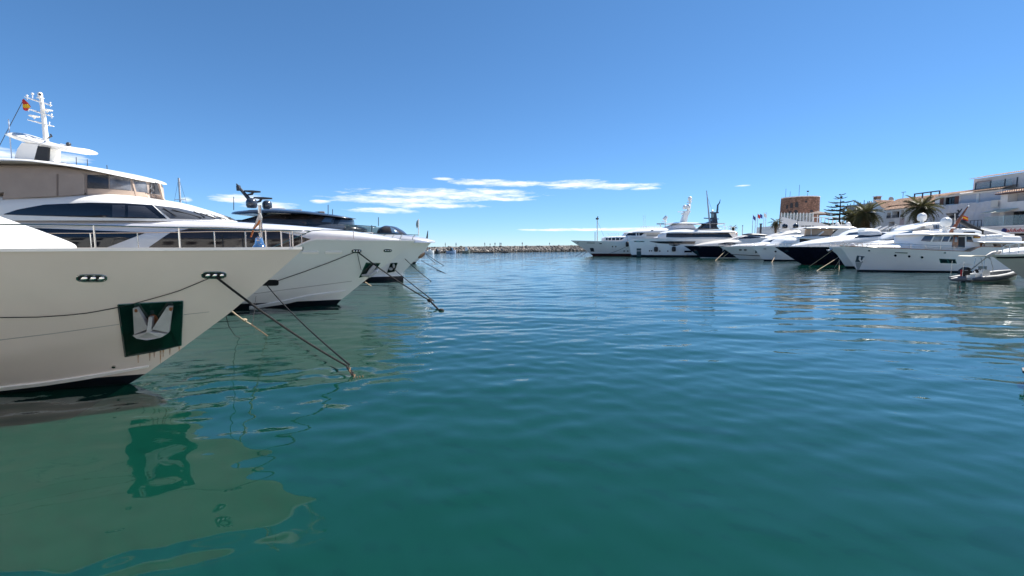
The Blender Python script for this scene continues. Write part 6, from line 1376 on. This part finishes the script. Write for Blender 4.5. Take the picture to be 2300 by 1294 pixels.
for m_, me in zip((FROND, FROND, FROND, FROND, FROND2, FROND2), FM): me.materials.append(m_)
def palm(px, py, Y, rp, label, nf=44, gz=1.25, seed=0):
    X, Z = q(px, py, Y); g = np.random.default_rng(seed); h = float(Z)-gz; Lf = rp*Y/F*1.08
    o = thing('palm_tree', label, 'tree', (float(X), Y, gz), 'date palms along the promenade')
    rt = .05*Lf+.12; pts = [(g.normal(0, .04), g.normal(0, .04), h*t) for t in np.linspace(0, 1, 9)]; MB().tube(pts, [rt*1.25, rt, rt*.95, rt*.95, rt, rt, rt, rt*1.1, rt*1.35], 10).build('trunk', BARK, o)
    MB().lathe([(rt*1.1, -.5), (rt*1.9, -.15), (rt*2.0, .1), (rt*1.2, .35), (.02, .45)], (0, 0, h), 12).build('crown_base', BARK, o)
    for i in range(nf):
        t = i/(nf-1); el = 0.95-1.85*t**.85+g.normal(0, .08); az = i*2.39996+g.normal(0, .15); me = FM[min(5, int(t*5.9))]
        f = bpy.data.objects.new('frond', me); f.location = (0, 0, h+.15); s_ = Lf*g.uniform(.85, 1.08)
        f.scale = (s_, s_*.9, s_); f.rotation_mode = 'XYZ'; f.rotation_euler = (g.normal(0, .25), -el+.25, az); link(f, o)
palm(1946, 481, 96, 37, 'dark green date palm with a full round crown in front of the old white house', 60, seed=1)
palm(1922, 489, 101, 32, 'shaggy date palm beside the Norfolk pine, partly behind the fuller palm', 50, seed=2)
palm(2070, 469, 82, 39, 'tall date palm with drooping yellowish fronds beside the scaffold sheet', 64, seed=3)
palm(1743, 502, 125, 16, 'small date palm standing alone left of the tower base', 34, seed=4)
palm(1647, 513, 160, 10, 'distant small palm behind the plumb-bowed superyacht stern', 26, seed=5)
def pine():
    Y = 112.0; X, _ = q(1885, 500, Y); gz = 1.25; zt = float(q(1884, 436, Y)[1]); h = zt-gz
    o = thing('norfolk_pine', 'tall Norfolk pine with tiered open branches beside the tower', 'tree', (float(X), Y, gz)); PM = mat('pine_needles', (0.030, 0.042, 0.024), 0.7, var=0.4, vscale=1.5)
    MB().tube([(0, 0, 0), (0, 0, h*.5), (0, 0, h)], [.34, .22, .04], 9).build('trunk', BARK, o)
    def branch(seed):
        g = np.random.default_rng(seed); mb = MB(); n = 15
        sp = [Vector((t, .02*math.sin(5*t+seed), -.10*math.sin(math.pi*t*.9)+.13*t*t)) for t in np.linspace(0, 1, n)]; mb.tube(sp, [.018*(1-.8*i/n)+.003 for i in range(n)], 5)
        for i in range(2, n):
            for sg in (-1, 1):
                p = sp[i]; L_ = (.20+.10*g.random())*math.sin(math.pi*(.15+.8*i/n)); tip = p+Vector((L_*.7, sg*L_*.75, L_*(.35+.3*g.random()))); mid = p.lerp(tip, .5)+Vector((0, 0, -.02))
                mb.tube([p, mid, tip], [.020, .026, .010], 5)
        me = mb.build('b', PM); m2 = me.data; bpy.data.objects.remove(me); m2.name = 'branch'; return m2
    BM = [branch(i) for i in range(4)]; g = np.random.default_rng(9)
    tiers = [(.985, .07, 5), (.93, .10, 5), (.86, .16, 6), (.79, .17, 6), (.73, .21, 6), (.665, .22, 7), (.58, .20, 6), (.50, .27, 7), (.44, .29, 7), (.37, .31, 7), (.30, .28, 6)]
    for i, (tz, rl, n) in enumerate(tiers):
        for k in range(n):
            if g.random() < .08: continue
            f = bpy.data.objects.new('branch', BM[(i+k) % 4]); s_ = rl*h*g.uniform(.75, 1.12)*1.05; f.location = (0, 0, tz*h); f.scale = (s_, s_, s_*.95); f.rotation_euler = (0, g.normal(-.12 if tz > .9 else .02, .07), 2*math.pi*k/n+i*.6+g.normal(0, .12)); link(f, o)
pine()
# hedge mass between pine and palms on the terrace
def hedge():
    g = np.random.default_rng(4); V = []; Fc = []; Y = 118.0; x0, x1 = float(q(1868, 510, Y)[0]), float(q(1962, 510, Y)[0])
    for i in range(5200):
        x = g.uniform(x0, x1); y = Y+g.uniform(-1.5, 1.5); zc = float(q(1900, 509, Y)[1])+1.0*math.sin(x*.9); z = zc-abs(g.normal(0, 1.4)); s_ = g.uniform(.12, .30); a, b = g.uniform(0, 6.28, 2)
        u = Vector((math.cos(a), math.sin(a), .3)).normalized()*s_; v = Vector((-math.sin(a)*math.cos(b), math.cos(a)*math.cos(b), math.sin(b)))*s_*.6; c = Vector((x, y, z)); k = len(V); V += [c-u, c+v, c+u, c-v]; Fc.append((k, k+1, k+2, k+3))
    o = thing('hedge', 'dark green clipped hedge behind the tan-canvas yacht domes', 'hedge', ((x0+x1)/2, Y, 1.25))
    f = mesh_obj('foliage', V, Fc, FROND, o, False); f.location = (-(x0+x1)/2, -Y, -1.25); f['kind'] = 'stuff'
    MB().box((x0-(x0+x1)/2, -.3, 0), (x1-(x0+x1)/2, .3, float(q(1900, 515, Y)[1])-1.25)).build('stems', BARK, o)
hedge()
# a further flybridge boat berthed behind the white ones, and the black-arched one behind the classic yacht
def back_boat(label, tip, wl, L_, spec):
    b = Boat('motor_yacht', label, 'yacht', tip, wl, -1); b.hull(2.5, L_, [(0, 2.6), (8, 2.5), (20, 2.2)], [tip, wl], 7, 1.7, 2.3, boot=.2, hm=WHITE); spec(b); return b
def spec1(b):
    s = b.shell('superstructure', CREAM, [(1990, 540), (2010, 525), (2030, 520), (2110, 520)], [(1990, 552), (2110, 552)], 2.2, 4, .4, 3, dy=-1.8)
    f = b.shell('flybridge', CREAM, [(2028, 521), (2036, 511), (2045, 505), (2075, 502), (2100, 503)], [(2026, 523), (2100, 523)], 2.1, 1.5, .4, 4, dy=-1.8)
    for y in (509.5, 514.5): b.patch('vent_slot', f, [(2037, y+1.6), (2046, y+1.2)], [(2038, y-.6), (2047, y-.8)], GLASS, .04, 4, 3)
    b.bar('grab_rail', (1996, 505), (2030, 503), .03, STEEL, -1.8); 
    for x in (1996, 2012): b.bar('rail_post', (x, 524), (x, 505), .03, STEEL, -1.8)
    for x in (1990, 2010): MB().tube([b.P(x, 516, -1), b.P(x+12, 511, -1), b.P(x+20, 507, -1)], [.12, .16, .08], 7).build('folded_lounger', WHITE, b.o)
back_boat('cream flybridge boat with dark vent slots berthed behind the white flybridge yacht', (1935, 556), (1962, 589.6), 11, spec1)
def spec2(b):
    MB().tube([b.P(2150, 494), b.P(2170, 503), b.P(2195, 516)], [.25, .3, .35], 8).build('radar_arch', METD, b.o); MB().tube([b.P(2140, 494), b.P(2172, 493)], [.15, .2], 8).build('arch_top', METD, b.o)
    pr = [tuple(float(a) for a in b.pt(*p)) for p in ((2131, 479), (2145, 478), (2142, 483), (2148, 487), (2140, 494), (2136, 490), (2140, 486), (2134, 483))]; MB().prism(pr, -.5, .5).build('radar_bracket', METD, b.o, False)
    MB().tube([b.P(2143, 490), b.P(2152, 480), b.P(2161, 469)], [.18, .14, .06], 7).build('mast_arm', METD, b.o); MB().tube([b.P(2151, 472), b.P(2154, 475)], .12, 6).build('mast_light', METD, b.o)
    s = b.shell('superstructure', WHITE, [(2100, 535), (2120, 526), (2145, 521), (2200, 521)], [(2100, 552), (2200, 552)], 2.0, 3, .4, 3, dy=-1)
    b.patch('fly_screen', s, [(2140, 525), (2190, 525)], [(2150, 522), (2190, 522)], GLASS, .05, 8, 3)
back_boat('white boat with black radar arch and raked mast arm rising behind the wooden mast', (2010, 556), (2035, 597.6), 16, spec2)
# white stern corner of a dinghy at the right edge
p = wat(2312, 868); o = thing('dinghy', 'white stem of a small dinghy just entering at the right edge', 'boat', tuple(p))
V = []
for t, wd, zs in ((0, .02, .33), (.3, .3, .32), (.7, .45, .3), (1.1, .5, .3)): V += [(t-.12, -wd, zs), (t-.05, -wd*.8, 0), (t, 0, -.15), (t-.05, wd*.8, 0), (t-.12, wd, zs)]
mesh_obj('hull', V, grid_faces(4, 5), WHITE, o, False)
V = []
for t, wd, zs in ((0, .03, .33), (.3, .31, .32), (.7, .46, .3), (1.1, .51, .3)): V += [(t-.12, -wd-.02, zs), (t-.12, -wd-.02, zs-.05), (t-.12, wd+.02, zs-.05), (t-.12, wd+.02, zs)]
mesh_obj('gunwale', V, grid_faces(4, 4, True), BLACK, o, False)

# unseen houses added to bounce sun onto the shaded hulls; they show in the glass
def bounce_houses():
    labs = ['tall sunlit white house with two rows of balconies behind the near quay', 'sunlit cream house with brown shutters behind the near quay', 'low sunlit white house with arcade behind the near quay', 'sunlit pale pink house behind the near quay', 'sunlit white house with wide windows behind the near quay', 'sunlit ivory corner house behind the near quay', 'sunlit white house beyond the ivory corner house', 'sunlit tall white house near the end of the near quay', 'last sunlit cream house of the near quay']
    wp = mat('sunlit_whitewash', (0.80, 0.77, 0.71), 0.9, var=0.04); pls = [wp, wp, wp, PINKP, wp, wp, wp, wp, PLASTER2]
    x = -66.0
    for i, (wd, h) in enumerate(((24, 14), (20, 12.5), (22, 10.5), (20, 13.5), (24, 12), (22, 14), (24, 13), (22, 15), (24, 13))):
        o = thing('quay_house', labs[i], 'building', (x, -9.0, 1.25), 'houses behind the near quay')
        holes = [(1.6+k*3.6, 3.5+k*3.6, z, z+2.0) for k in range(int((wd-2)/3.6)) for z in np.arange(1.0, h-2.6, 3.2)]
        fw = wall_holes('front_wall', 0, 0, wd, 0, h, holes, pls[i], o, 0.3, face=-1); fw.rotation_euler = (0, 0, R(-90)); fw.location = (0, 0, 0)
        hb = house_box('side_walls', pls[i], o, 0, wd, h, 0, 9); hb.rotation_euler = (0, 0, R(-90))
        for a, b, c, d_ in holes: MB().box((a, -.28, c), (b, -.24, d_)).build('window_pane', GLASS, o, False)
        tiled_roof('roof', (0, .5, h), (wd, .5, h), (wd, -5, h+1.6), (0, -5, h+1.6), o)
        x += wd+0.3
bounce_houses()
